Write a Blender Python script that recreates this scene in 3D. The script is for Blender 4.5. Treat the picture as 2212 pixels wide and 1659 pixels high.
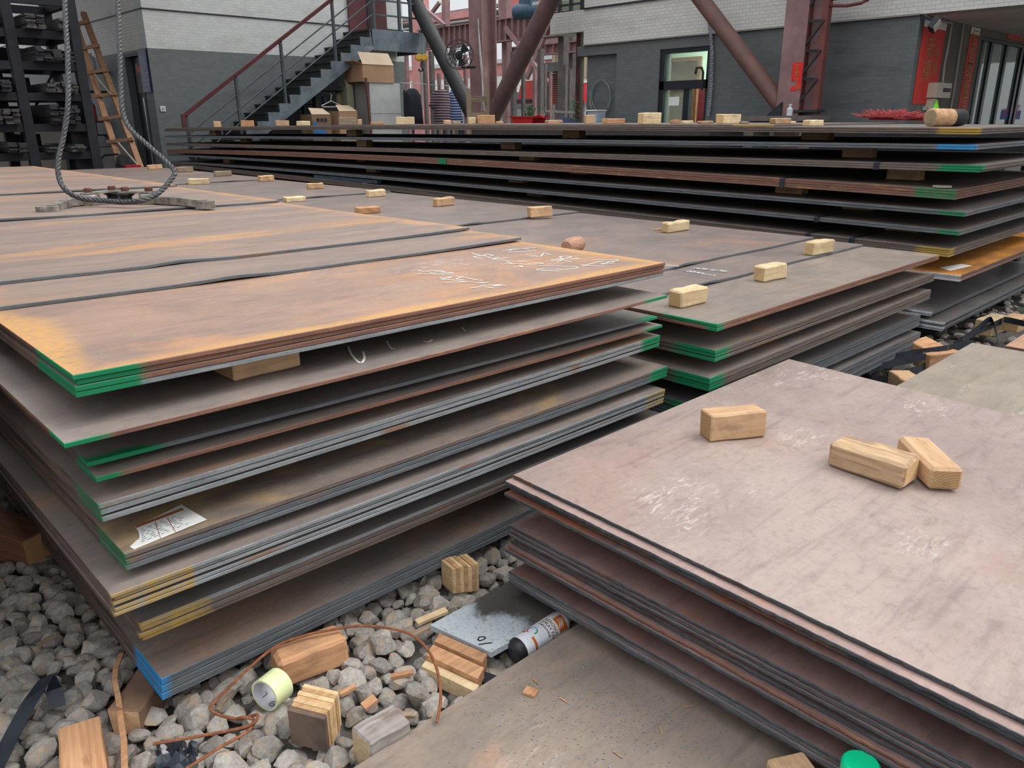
import bpy, bmesh, math, random
import numpy as np
from mathutils import Vector, Matrix, noise as mnoise

random.seed(7)
for o in list(bpy.data.objects): bpy.data.objects.remove(o, do_unlink=True)
scene = bpy.context.scene
COL = scene.collection

# ------------------------------------------------------------------ camera
IW, IH, EYE = 2212.0, 1659.0, 1.30
_c = np.array([IW/2, IH/2])
_a = np.array([-600.0, 270.0]) - _c          # vanishing point of +Y
_b = np.array([2960.0, 248.0]) - _c          # vanishing point of +X
FPX = math.sqrt(-float(_a @ _b))
_Y = np.array([_a[0], -_a[1], -FPX]); _Y /= np.linalg.norm(_Y)
_X = np.array([_b[0], -_b[1], -FPX]); _X /= np.linalg.norm(_X)
_Z = np.cross(_X, _Y)
RC = np.array([_X, _Y, _Z])                  # camera -> world
cam_data = bpy.data.cameras.new('camera')
cam_data.sensor_fit = 'HORIZONTAL'; cam_data.sensor_width = 36.0
cam_data.lens = FPX/IW*36.0
cam_data.clip_start = 0.02; cam_data.clip_end = 400
cam = bpy.data.objects.new('camera', cam_data); COL.objects.link(cam)
M = Matrix([list(RC[0])+[0], list(RC[1])+[0], list(RC[2])+[EYE], [0, 0, 0, 1]])
cam.matrix_world = M
scene.camera = cam

# ------------------------------------------------------------------ light
world = bpy.data.worlds.new('overcast_sky'); scene.world = world
world.use_nodes = True
wn = world.node_tree.nodes; wn['Background'].inputs[0].default_value = (0.93, 0.965, 1.0, 1)
# standard overcast sky: three times brighter overhead than at the horizon
_wt = world.node_tree; _g = wn.new('ShaderNodeTexCoord'); _s = wn.new('ShaderNodeSeparateXYZ'); _wt.links.new(_g.outputs['Generated'], _s.inputs[0])
_m = wn.new('ShaderNodeMath'); _m.operation = 'MULTIPLY_ADD'; _m.use_clamp = False; _wt.links.new(_s.outputs[2], _m.inputs[0]); _m.inputs[1].default_value = 0.74; _m.inputs[2].default_value = 0.42
_x = wn.new('ShaderNodeMath'); _x.operation = 'MAXIMUM'; _x.inputs[1].default_value = 0.42; _wt.links.new(_m.outputs[0], _x.inputs[0]); _wt.links.new(_x.outputs[0], wn['Background'].inputs[1])
sun_data = bpy.data.lights.new('sun', 'SUN'); sun_data.energy = 1.45; sun_data.angle = math.radians(42)
sun_data.color = (1.0, 0.965, 0.91)
sun = bpy.data.objects.new('sun', sun_data); COL.objects.link(sun)
sun.rotation_euler = Vector((-0.55, 0.36, -0.95)).to_track_quat('-Z', 'Y').to_euler()
sun.location = (6, -4, 9)
vs = scene.view_settings
vs.view_transform = 'Standard'; vs.look = 'None'; vs.gamma = 1; vs.use_curve_mapping = False
vs.exposure = 0.70

# ------------------------------------------------------------------ pixel -> place helpers
def ray(px, py): return RC @ np.array([px-IW/2, -(py-IH/2), -FPX])/FPX
ORG = np.array([0, 0, EYE])
def pz(px, py, z): d = ray(px, py); return Vector(ORG+d*(z-EYE)/d[2])
def px_(px, py, x): d = ray(px, py); return Vector(ORG+d*x/d[0])
def py_(px, py, y): d = ray(px, py); return Vector(ORG+d*y/d[1])
def pd(px, py, depth): return Vector(ORG+ray(px, py)*depth)
def zat(p, py, px=None):
    """height above the ground point p whose picture row is py"""
    lo, hi = -1.0, 6.0
    for _ in range(40):
        m = (lo+hi)/2
        v = RC.T @ (np.array([p[0], p[1], m])-ORG)
        if IH/2-FPX*v[1]/-v[2] > py: lo = m
        else: hi = m
    return lo

# ------------------------------------------------------------------ scene helpers
class MB:
    def __init__(s): s.v = []; s.f = []; s.m = []
    def add(s, vs_, fs, mi=0):
        o = len(s.v); s.v += [Vector(v) for v in vs_]
        s.f += [tuple(i+o for i in f) for f in fs]; s.m += [mi]*len(fs); return s
    def box(s, c, d, mi=0, rz=0.0, mat=None):
        R = mat if mat else Matrix.Rotation(rz, 3, 'Z')
        c = Vector(c); vs_ = []
        for k in (-.5, .5):
            for j in (-.5, .5):
                for i in (-.5, .5): vs_.append(c+R @ Vector((i*d[0], j*d[1], k*d[2])))
        return s.add(vs_, [(0, 2, 3, 1), (4, 5, 7, 6), (0, 1, 5, 4), (2, 6, 7, 3), (0, 4, 6, 2), (1, 3, 7, 5)], mi)
    def span(s, a, b, mi=0):
        a = Vector(a); b = Vector(b)
        return s.box((a+b)/2, [abs(b[i]-a[i]) for i in range(3)], mi)
    def bar(s, p, q, w, h=None, mi=0, up=(0, 0, 1)):
        p = Vector(p); q = Vector(q); h = h or w
        x = (q-p); L = x.length; x.normalize(); u = Vector(up)
        y = u.cross(x)
        if y.length < 1e-4: y = Vector((0, 1, 0)).cross(x)
        y.normalize(); z = x.cross(y)
        return s.box((p+q)/2, (L, w, h), mi, mat=Matrix((x, y, z)).transposed())
    def tube(s, pts, r, n=8, mi=0, lobes=0, twist=0.0, caps=True):
        pts = [Vector(p) for p in pts]; N = len(pts)
        t = [(pts[min(i+1, N-1)]-pts[max(i-1, 0)]).normalized() for i in range(N)]
        u = t[0].orthogonal().normalized(); vs_ = []; acc = 0
        for i in range(N):
            u = (u-t[i]*u.dot(t[i])).normalized(); w = t[i].cross(u)
            rr = r[i] if isinstance(r, (list, tuple)) else r
            if i: acc += (pts[i]-pts[i-1]).length*twist
            for k in range(n):
                a = 2*math.pi*k/n+acc
                q = rr*(1+(0.13*math.cos(lobes*2*math.pi*k/n) if lobes else 0))
                vs_.append(pts[i]+(u*math.cos(a)+w*math.sin(a))*q)
        fs = [(i*n+k, i*n+(k+1) % n, (i+1)*n+(k+1) % n, (i+1)*n+k) for i in range(N-1) for k in range(n)]
        if caps: fs += [tuple(range(n-1, -1, -1)), tuple((N-1)*n+k for k in range(n))]
        return s.add(vs_, fs, mi)
    def lathe(s, prof, n=20, mi=0, org=(0, 0, 0), axis=(0, 0, 1), caps=True):
        a = Vector(axis).normalized(); u = a.orthogonal().normalized(); w = a.cross(u); o = Vector(org); vs_ = []
        for r, h in prof:
            for k in range(n):
                t = 2*math.pi*k/n; vs_.append(o+a*h+(u*math.cos(t)+w*math.sin(t))*r)
        N = len(prof)
        fs = [(i*n+k, i*n+(k+1) % n, (i+1)*n+(k+1) % n, (i+1)*n+k) for i in range(N-1) for k in range(n)]
        if caps and prof[0][0] > 1e-5: fs.append(tuple(range(n-1, -1, -1)))
        if caps and prof[-1][0] > 1e-5: fs.append(tuple((N-1)*n+k for k in range(n)))
        return s.add(vs_, fs, mi)
    def prism(s, pts, ext, mi=0):
        n = len(pts); e = Vector(ext); pts = [Vector(p) for p in pts]
        fs = [tuple(range(n-1, -1, -1)), tuple(range(n, 2*n))]+[(i, (i+1) % n, n+(i+1) % n, n+i) for i in range(n)]
        return s.add(pts+[p+e for p in pts], fs, mi)
    def ribbon(s, pts, wdir, w, t, mi=0):
        """flat strip of width w along wdir and thickness t"""
        pts = [Vector(p) for p in pts]; N = len(pts); vs_ = []
        for i, p in enumerate(pts):
            tt = (pts[min(i+1, N-1)]-pts[max(i-1, 0)]).normalized()
            wd = wdir[i] if isinstance(wdir, list) else wdir
            wd = Vector(wd); wd = (wd-tt*wd.dot(tt)).normalized(); nn = tt.cross(wd)
            for a, b in ((-.5, -.5), (.5, -.5), (.5, .5), (-.5, .5)): vs_.append(p+wd*w*a+nn*t*b)
        fs = [(i*4+k, i*4+(k+1) % 4, i*4+4+(k+1) % 4, i*4+4+k) for i in range(N-1) for k in range(4)]
        fs += [(3, 2, 1, 0), tuple((N-1)*4+k for k in range(4))]
        return s.add(vs_, fs, mi)
    def mesh(s, name, mats, loc=(0, 0, 0), smooth=False):
        me = bpy.data.meshes.new(name); l = Vector(loc)
        me.from_pydata([tuple(v-l) for v in s.v], [], s.f)
        for m in (mats if isinstance(mats, (list, tuple)) else [mats]): me.materials.append(m)
        me.polygons.foreach_set('material_index', s.m)
        bm = bmesh.new(); bm.from_mesh(me); bmesh.ops.recalc_face_normals(bm, faces=bm.faces); bm.to_mesh(me); bm.free()
        if smooth:
            me.polygons.foreach_set('use_smooth', [True]*len(me.polygons))
            try: me.set_sharp_from_angle(angle=math.radians(40))
            except Exception: pass
        me.update(); return me
    def build(s, name, mats, parent=None, loc=None, smooth=False):
        base = Vector(loc) if loc is not None else (sum(s.v, Vector())/len(s.v) if parent is None else Vector((0, 0, 0)))
        if parent is not None and loc is None: base = PB.get(parent.name, Vector((0, 0, 0)))
        o = bpy.data.objects.new(name, s.mesh(name, mats, base, smooth)); COL.objects.link(o)
        if parent is None: o.location = base; PB[o.name] = base
        else:
            o.parent = parent; pb = PB.get(parent.name, Vector((0, 0, 0)))
            o.location = base-pb; PB[o.name] = base
        return o
PB = {}            # world position of each object's origin
def tag(o, label, cat, group=None, kind=None):
    o['label'] = label; o['category'] = cat
    if group: o['group'] = group
    if kind: o['kind'] = kind
    return o
def thing(name, label, cat, loc, group=None):
    o = bpy.data.objects.new(name, None); COL.objects.link(o); o.location = loc; o.empty_display_size = .1
    PB[o.name] = Vector(loc); return tag(o, label, cat, group)
def struct(o): o['kind'] = 'structure'; return o

# ------------------------------------------------------------------ materials
def C(r, g, b):
    f = lambda v: (v/255/12.92 if v <= 10 else ((v/255+0.055)/1.055)**2.4)
    return (f(r), f(g), f(b), 1)
class NT:
    def __init__(s, name):
        s.m = bpy.data.materials.new(name); s.m.use_nodes = True; s.t = s.m.node_tree
        s.b = s.t.nodes['Principled BSDF']; s.b.inputs['Specular IOR Level'].default_value = 0.35
    def n(s, typ, **kw):
        nd = s.t.nodes.new(typ)
        for k, v in kw.items():
            if k.startswith('i_'): nd.inputs[int(k[2:])].default_value = v
            else: setattr(nd, k, v)
        return nd
    def l(s, a, b): s.t.links.new(a, b)
    def coord(s, scale=(1, 1, 1), rnd=True, rot=(0, 0, 0)):
        tc = s.n('ShaderNodeTexCoord'); mp = s.n('ShaderNodeMapping'); mp.inputs['Scale'].default_value = scale
        mp.inputs['Rotation'].default_value = rot
        s.l(tc.outputs['Object'], mp.inputs['Vector'])
        if rnd:
            oi = s.n('ShaderNodeObjectInfo'); mu = s.n('ShaderNodeMath', operation='MULTIPLY'); mu.inputs[1].default_value = 37.0
            s.l(oi.outputs['Random'], mu.inputs[0]); s.l(mu.outputs[0], mp.inputs['Location'])
        return mp.outputs[0]
    def noise(s, vec, scale, detail=6, rough=.6, dist=0.0):
        nd = s.n('ShaderNodeTexNoise'); s.l(vec, nd.inputs['Vector'])
        nd.inputs['Scale'].default_value = scale; nd.inputs['Detail'].default_value = detail
        nd.inputs['Roughness'].default_value = rough; nd.inputs['Distortion'].default_value = dist
        return nd.outputs['Fac']
    def ramp(s, fac, a, b):
        mr = s.n('ShaderNodeMapRange'); mr.interpolation_type = 'SMOOTHSTEP'
        mr.inputs['From Min'].default_value = a; mr.inputs['From Max'].default_value = b
        s.l(fac, mr.inputs['Value']); return mr.outputs[0]
    def math(s, op, a, b=None):
        nd = s.n('ShaderNodeMath', operation=op)
        for i, v in enumerate((a, b)):
            if v is None: continue
            if isinstance(v, (int, float)): nd.inputs[i].default_value = v
            else: s.l(v, nd.inputs[i])
        return nd.outputs[0]
    def mix(s, fac, a, b):
        nd = s.n('ShaderNodeMix', data_type='RGBA')
        for k, v in ((0, fac), (6, a), (7, b)):
            if isinstance(v, (int, float, tuple)): nd.inputs[k].default_value = v
            else: s.l(v, nd.inputs[k])
        return nd.outputs[2]
    def bump(s, h, st, dist=.01):
        nd = s.n('ShaderNodeBump'); nd.inputs['Strength'].default_value = st; nd.inputs['Distance'].default_value = dist
        s.l(h, nd.inputs['Height']); s.l(nd.outputs[0], s.b.inputs['Normal'])
    def out(s, col, rough=.6, metal=0.0, spec=None):
        if isinstance(col, tuple): s.b.inputs['Base Color'].default_value = col
        else: s.l(col, s.b.inputs['Base Color'])
        if isinstance(rough, (int, float)): s.b.inputs['Roughness'].default_value = rough
        else: s.l(rough, s.b.inputs['Roughness'])
        s.b.inputs['Metallic'].default_value = metal
        if spec is not None: s.b.inputs['Specular IOR Level'].default_value = spec
        return s.m
def simple(name, c1, c2=None, scale=8, rough=.6, metal=0, stretch=(1, 1, 1), bump=0.0, c3=None, t3=(.6, .72), spec=None, s3=3):
    m = NT(name); v = m.coord(stretch)
    nz = m.noise(v, scale)
    col = m.mix(m.ramp(nz, .3, .7), c1, c2 or tuple(list(np.array(c1[:3])*.75)+[1]))
    if c3: col = m.mix(m.ramp(m.noise(v, s3, 5), *t3), col, c3)
    if bump: m.bump(nz, bump)
    return m.out(col, rough, metal, spec)

def plate_top(name, base, base2, rust, amt, dark, scuff=0.0, rim=None, dims=None, paint=None, stretch=(1, 1.6, 1), rough=.5, dust=C(205, 195, 185), patch=1.1, bumpst=.06, mottle=.30):
    """mill-scale / rust surface; rim = yellow rust creeping in from the edges of a plate of size dims"""
    m = NT(name); v = m.coord(stretch)
    n1 = m.noise(v, 2.3, 8, .65, .3)
    col = m.mix(m.ramp(n1, .34, .66), base, base2)
    n2 = m.noise(v, patch, 7, .62, .6)
    col = m.mix(m.math('MULTIPLY', m.ramp(n2, .62-amt*.28, .80-amt*.28), .85), col, rust)
    vs_ = m.coord((2.0, 22, 1)); n3 = m.noise(vs_, 1.6, 5, .6)
    col = m.mix(m.math('MULTIPLY', m.ramp(n3, .5, .78), .42), col, dark)
    n4 = m.noise(v, 60, 4, .7)
    col = m.mix(m.math('MULTIPLY', m.ramp(n4, .45, .75), .28), col, dark)
    n5 = m.noise(m.coord((1, 1.8, 1), rot=(0, 0, .9)), 7, 8, .72, 1.2)
    col = m.mix(m.math('MULTIPLY', m.ramp(n5, .52, .70), mottle), col, dark)
    col = m.mix(m.math('MULTIPLY', m.ramp(n5, .47, .30), mottle*.22), col, dust)
    if scuff:
        pz_ = m.ramp(m.noise(v, 2.8, 3, .5), .55, .66); vv = m.coord((1.0, 3.2, 1), rot=(0, 0, .5)); fz = m.ramp(m.noise(vv, 20, 6, .75, .8), .50, .66)
        col = m.mix(m.math('MULTIPLY', m.math('MULTIPLY', pz_, fz), scuff), col, dust)
    if rim:
        sx = m.n('ShaderNodeSeparateXYZ'); tc = m.n('ShaderNodeTexCoord'); m.l(tc.outputs['Object'], sx.inputs[0])
        X, Y = sx.outputs[0], sx.outputs[1]
        d = m.math('MINIMUM', m.math('MINIMUM', X, m.math('SUBTRACT', dims[0], X)), m.math('ADD', m.math('MULTIPLY', Y, 1.2), rim[3] if len(rim) > 3 else 0.0))
        d = m.math('ADD', d, m.math('MULTIPLY', m.math('SUBTRACT', n2, .5), rim[2]))
        d = m.math('ADD', d, m.math('MULTIPLY', m.math('SUBTRACT', n1, .5), .10))
        mk = m.math('SUBTRACT', 1.0, m.ramp(d, rim[1]*.1, rim[1]))
        mk = m.math('MULTIPLY', mk, m.ramp(n4, .2, .6))
        col = m.mix(m.math('MULTIPLY', mk, rim[4] if len(rim) > 4 else .8), col, rim[0])
    if paint: col = m.mix(paint_mask(m, *paint[1:]), col, paint[0])
    m.bump(n4, bumpst, .004)
    rg = m.math('ADD', m.math('MULTIPLY', n2, .18), rough-.09)
    return m.out(col, rg, 0.0, .4)
def paint_mask(m, xl, yl, Lx=None, xr=0, soft=.018):
    """sprayed corner: |x|<xl and y<yl from the plate's near-left corner (and xr from the right corner)"""
    sx = m.n('ShaderNodeSeparateXYZ'); tc = m.n('ShaderNodeTexCoord'); m.l(tc.outputs['Object'], sx.inputs[0])
    nz = m.math('MULTIPLY', m.math('SUBTRACT', m.noise(tc.outputs['Object'], 30, 3), .5), .05)
    X = m.math('ADD', sx.outputs[0], nz); Y = m.math('ADD', sx.outputs[1], nz)
    a = m.math('SUBTRACT', 1.0, m.ramp(X, xl-soft, xl+soft))
    if xr and Lx:
        a = m.math('MAXIMUM', a, m.ramp(X, Lx-xr-soft, Lx-xr+soft))
    b = m.math('SUBTRACT', 1.0, m.ramp(Y, yl-soft, yl+soft))
    return m.math('MULTIPLY', a, b)
def plate_edge(name, c1, c2, c3=None, paint=None, rough=.55, streak=(3, 3, 60), bump=.1, t3=(.58, .7), left=None):
    m = NT(name); v = m.coord(streak); n1 = m.noise(v, 3, 5)
    col = m.mix(m.ramp(n1, .32, .68), c1, c2)
    v2 = m.coord(); n2 = m.noise(v2, 4, 5)
    if c3: col = m.mix(m.ramp(n2, *t3), col, c3)
    n4 = m.noise(v2, 120, 3); col = m.mix(m.math('MULTIPLY', m.ramp(n4, .5, .8), .35), col, C(40, 36, 34))
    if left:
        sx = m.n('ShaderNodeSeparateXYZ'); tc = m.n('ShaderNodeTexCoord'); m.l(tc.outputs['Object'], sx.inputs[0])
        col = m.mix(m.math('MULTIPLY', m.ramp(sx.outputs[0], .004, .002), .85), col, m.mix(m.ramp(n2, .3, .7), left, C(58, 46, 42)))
    if paint:
        for p in (paint if isinstance(paint, list) else [paint]): col = m.mix(paint_mask(m, *p[1:]), col, p[0])
    m.bump(n4, bump, .003)
    return m.out(col, rough, 0.0, .35)

GREEN = C(16, 124, 80); YEL = C(172, 140, 66); BLUE = C(28, 140, 205); WHITE_P = C(205, 212, 216)

def wood_mat(name, c1, c2, c3, end=False):
    m = NT(name)
    if end:
        v = m.coord((1, 1, 1)); tc = m.n('ShaderNodeTexCoord'); mp = m.n('ShaderNodeMapping'); m.l(tc.outputs['Object'], mp.inputs['Vector'])
        mp.inputs['Location'].default_value = (0, .03, .035); mp.inputs['Scale'].default_value = (0, 1, 1)
        w = m.n('ShaderNodeTexWave', wave_type='RINGS', rings_direction='X'); w.inputs['Scale'].default_value = 42; w.inputs['Distortion'].default_value = 2.5
        w.inputs['Detail'].default_value = 3; m.l(mp.outputs[0], w.inputs['Vector'])
        col = m.mix(m.math('MULTIPLY', w.outputs['Fac'], .6), c1, c2)
        col = m.mix(m.math('MULTIPLY', m.ramp(m.noise(v, 14, 4), .5, .7), .5), col, c3)
    else:
        v = m.coord((1.2, 26, 26)); n1 = m.noise(v, 3, 6, .6, .5)
        col = m.mix(m.ramp(n1, .3, .72), c1, c2)
        v2 = m.coord((1.5, 4, 4)); n2 = m.noise(v2, 5, 4)
        col = m.mix(m.math('MULTIPLY', m.ramp(n2, .55, .75), .7), col, c3)
        m.bump(n1, .15, .004)
    vg = m.coord((1, 1, 1)); ng = m.noise(vg, 9, 5, .65); col = m.mix(m.math('MULTIPLY', m.ramp(ng, .50, .72), .32), col, C(120, 98, 76))
    oi = m.n('ShaderNodeObjectInfo'); hs = m.n('ShaderNodeHueSaturation')
    m.l(m.math('ADD', m.math('MULTIPLY', oi.outputs['Random'], .34), .82), hs.inputs['Value']); m.l(col, hs.inputs['Color']); hs.inputs['Saturation'].default_value = .90
    return m.out(hs.outputs[0], .75, 0, .2)
W_PALE = [wood_mat('wood_pale', C(226, 202, 158), C(206, 174, 126), C(176, 132, 92)), wood_mat('wood_pale_end', C(214, 178, 122), C(168, 126, 78), C(150, 140, 84), True)]
W_TAN = [wood_mat('wood_tan', C(212, 170, 126), C(190, 148, 106), C(152, 114, 80)), wood_mat('wood_tan_end', C(190, 150, 98), C(148, 108, 66), C(120, 112, 66), True)]
W_ORANGE = [wood_mat('wood_orange', C(206, 154, 106), C(178, 122, 80), C(130, 84, 56)), wood_mat('wood_orange_end', C(210, 160, 100), C(170, 116, 66), C(140, 90, 50), True)]
W_OLD = [wood_mat('wood_weathered', C(168, 148, 124), C(136, 116, 94), C(96, 82, 70)), wood_mat('wood_weathered_end', C(170, 146, 112), C(124, 100, 74), C(98, 82, 66), True)]
W_GREY = [wood_mat('wood_greyed_top', C(182, 174, 168), C(146, 134, 128), C(120, 96, 80)), W_PALE[0]]

STEEL = simple('dark_painted_steel', C(52, 54, 58), C(38, 39, 43), 6, .55, 0, spec=.3)
IRON = simple('worn_bare_iron', C(176, 170, 162), C(112, 108, 102), 22, .40, .4, c3=C(112, 86, 66), t3=(.58, .75), s3=30)
IRON_D = simple('dark_oiled_iron', C(66, 66, 68), C(44, 43, 44), 18, .45, .5)
RUSTY = simple('rusty_bolt', C(110, 74, 58), C(82, 54, 46), 40, .8)
STRAP = simple('blued_steel_strap', C(58, 64, 72), C(40, 44, 52), 10, .45, .35, c3=C(110, 78, 56), t3=(.66, .74), s3=14)
RED_OX = simple('red_oxide_steel', C(150, 116, 115), C(126, 96, 96), 3, .6, 0, c3=C(164, 136, 134), t3=(.6, .78), s3=2)

# ------------------------------------------------------------------ ground
GROUND = NT('dark_yard_ground'); _v = GROUND.coord(rnd=False)
GROUND.bump(GROUND.noise(_v, 30, 6), .4, .02)
GROUND = GROUND.out(GROUND.mix(GROUND.ramp(GROUND.noise(_v, 5, 8), .3, .7), C(96, 92, 88), C(60, 57, 55)), .9)
b = MB(); b.box((14, 14, -.06), (90, 90, .1)); struct(b.build('floor', GROUND, loc=(0, 0, 0)))

# ------------------------------------------------------------------ steel plates
ORD = ['first', 'second', 'third', 'fourth', 'fifth', 'sixth', 'seventh', 'eighth', 'ninth']
def plate(label, x0, y0, zt, Lx, Ly, t, top, edge, tx=0.0, ty=None, nx=2, ny=6, rough_edge=0.0, wavy=None, yaw=0.0, group=None, seed=0, sag=0.0):
    """one steel plate; its origin is the near-left upper corner, x to the right, y away from it"""
    rnd = random.Random(seed*91+17)
    fz = (lambda x, y: tx*x+(ty(y+y0)-ty(y0) if ty else 0)-sag*4*(x/Lx)*(1-x/Lx))
    xs = [Lx*i/nx for i in range(nx+1)]; ys = [Ly*j/ny for j in range(ny+1)]
    b = MB(); W = nx+1
    top_v = []; bot_v = []
    for j, y in enumerate(ys):
        for i, x in enumerate(xs):
            X, Yv = x, y
            if rough_edge:
                r = rough_edge
                if i == 0: X += rnd.uniform(-r, r)
                if j == len(ys)-1: Yv += rnd.uniform(-r, r)
            z = fz(x, y)
            if wavy and j == 0:
                Yv += wavy[0](x); z += wavy[1](x)
            top_v.append((X, Yv, z))
            X2 = X+(rnd.uniform(-.5, 1.2)*rough_edge if i == 0 else 0)
            bot_v.append((X2, Yv, z-t))
    n = len(top_v)
    fs_t = []; fs_b = []
    for j in range(ny):
        for i in range(nx):
            a = j*W+i; fs_t.append((a, a+1, a+W+1, a+W)); fs_b.append((n+a, n+a+W, n+a+W+1, n+a+1))
    ch = min(.0014, t*.15)
    def inw(k):
        i, j = k % W, k//W
        return Vector(((1 if i == 0 else -1 if i == nx else 0), (1 if j == 0 else -1 if j == ny else 0), 0))*ch
    ring = [i for i in range(W)]+[j*W+nx for j in range(1, ny+1)]+[ny*W+i for i in range(nx-1, -1, -1)]+[j*W for j in range(ny-1, 0, -1)]
    nr = len(ring); m1 = [Vector(top_v[k])-Vector((0, 0, ch)) for k in ring]; m2 = [Vector(bot_v[k])+Vector((0, 0, ch)) for k in ring]
    for k in ring: top_v[k] = Vector(top_v[k])+inw(k); bot_v[k] = Vector(bot_v[k])+inw(k)
    fs_s = []
    for k in range(nr):
        k2 = (k+1) % nr; a, c = 2*n+k, 2*n+k2; d, e = 2*n+nr+k, 2*n+nr+k2
        fs_s += [(ring[k], a, c, ring[k2]), (a, d, e, c), (d, n+ring[k], n+ring[k2], e)]
    b.add(top_v+bot_v+m1+m2, fs_t+fs_b+fs_s); b.m = [0]*(len(fs_t)+len(fs_b))+[1]*len(fs_s)
    me = b.mesh('steel_plate', [top, edge])
    o = bpy.data.objects.new('steel_plate', me); COL.objects.link(o); o.location = (x0, y0, zt); o.rotation_euler[2] = yaw
    PB[o.name] = Vector((x0, y0, zt))
    return tag(o, label, 'steel plate', group)

# surface looks
YRUST = C(204, 152, 84)
T_A1 = plate_top('rusty_top_plate', C(160, 130, 112), C(136, 114, 104), C(180, 134, 98), .60, C(104, 88, 82), .5, (YRUST, .085, .24, .01, .85), (1.8, 6), patch=1.5)
T_A = plate_top('rusty_upper_plate', C(148, 126, 114), C(128, 112, 104), C(182, 136, 94), .38, C(98, 86, 82), .25, (C(196, 144, 90), .10, .45, .12, .7), (1.8, 6), stretch=(.55, 2.4, 1), patch=1.3)
T_DARK = plate_top('mill_scale_plate', C(138, 131, 128), C(116, 111, 110), C(160, 122, 98), .12, C(84, 79, 78), .15, patch=2.0, rough=.42)
T_DRUST = plate_top('mill_scale_rusting', C(146, 134, 127), C(124, 114, 110), C(174, 134, 102), .36, C(90, 81, 78), .2, patch=1.6, rough=.45)
T_DYEL = plate_top('mill_scale_yellow_rust', C(144, 130, 122), C(122, 111, 106), C(204, 166, 108), .44, C(90, 80, 76), .2, patch=1.5, rough=.45)
T_DGRN = plate_top('mill_scale_green_corner', C(138, 131, 128), C(116, 111, 110), C(160, 122, 98), .12, C(84, 79, 78), .1, paint=(GREEN, .12, .025, 1.8, .10, .02), rough=.42)
T_B = plate_top('brown_plate', C(134, 118, 110), C(116, 104, 100), C(158, 122, 98), .30, C(88, 80, 78), .12, stretch=(1.2, 1.2, 1), patch=1.0)
T_BF = plate_top('brown_plate_front', C(142, 128, 118), C(124, 114, 106), C(182, 132, 96), .20, C(92, 86, 82), .12, paint=(GREEN, .008, .25, None, 0, .02), patch=2.6)
T_C = plate_top('purple_brown_plate', C(166, 149, 141), C(147, 130, 124), C(158, 133, 124), .35, C(108, 94, 93), .65, stretch=(1, 1, 1), patch=1.4, rough=.55, dust=C(206, 198, 188), mottle=.42)
T_C3 = plate_top('pinkish_plate', C(168, 142, 134), C(148, 124, 118), C(170, 124, 100), .3, C(110, 94, 92), .0, patch=1.4)
T_C2 = plate_top('dark_purple_plate', C(150, 122, 116), C(120, 96, 94), C(160, 92, 54), .35, C(86, 72, 72), .2, patch=1.2)
T_D = plate_top('grey_brown_plate', C(156, 144, 130), C(138, 126, 116), C(164, 134, 112), .35, C(110, 104, 98), .5, stretch=(1, 3, 1))
T_E = plate_top('brown_floor_plate', C(150, 134, 122), C(130, 118, 108), C(168, 136, 114), .34, C(92, 82, 76), .30, patch=2.0)
T_F = plate_top('dull_brown_plate', C(126, 116, 110), C(108, 100, 98), C(140, 108, 86), .18, C(80, 74, 74), .1)
T_G = plate_top('orange_rust_plate', C(222, 150, 62), C(200, 128, 48), C(150, 104, 66), .42, C(120, 88, 58), .0, patch=1.2)

EG = [(C(150, 154, 156), C(120, 124, 128), C(140, 110, 92)),      # grey sheared
      (C(140, 100, 82), C(112, 80, 70), C(168, 116, 76)),         # rust brown
      (C(108, 114, 118), C(84, 88, 93), C(124, 98, 84)),            # dark
      (C(84, 92, 96), C(52, 57, 61), C(110, 76, 58)),              # flame cut
      (C(120, 106, 98), C(94, 84, 80), C(130, 100, 80))]          # dull brown
_ec = {}
def edge(kind, paint=None, t3=(.58, .7), left=None):
    k = (kind, str(paint), str(left))
    if k not in _ec: _ec[k] = plate_edge('plate_edge_%d' % len(_ec), *EG[kind], paint=paint, bump=.9 if kind == 3 else .1, t3=t3, left=left)
    return _ec[k]

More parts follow.
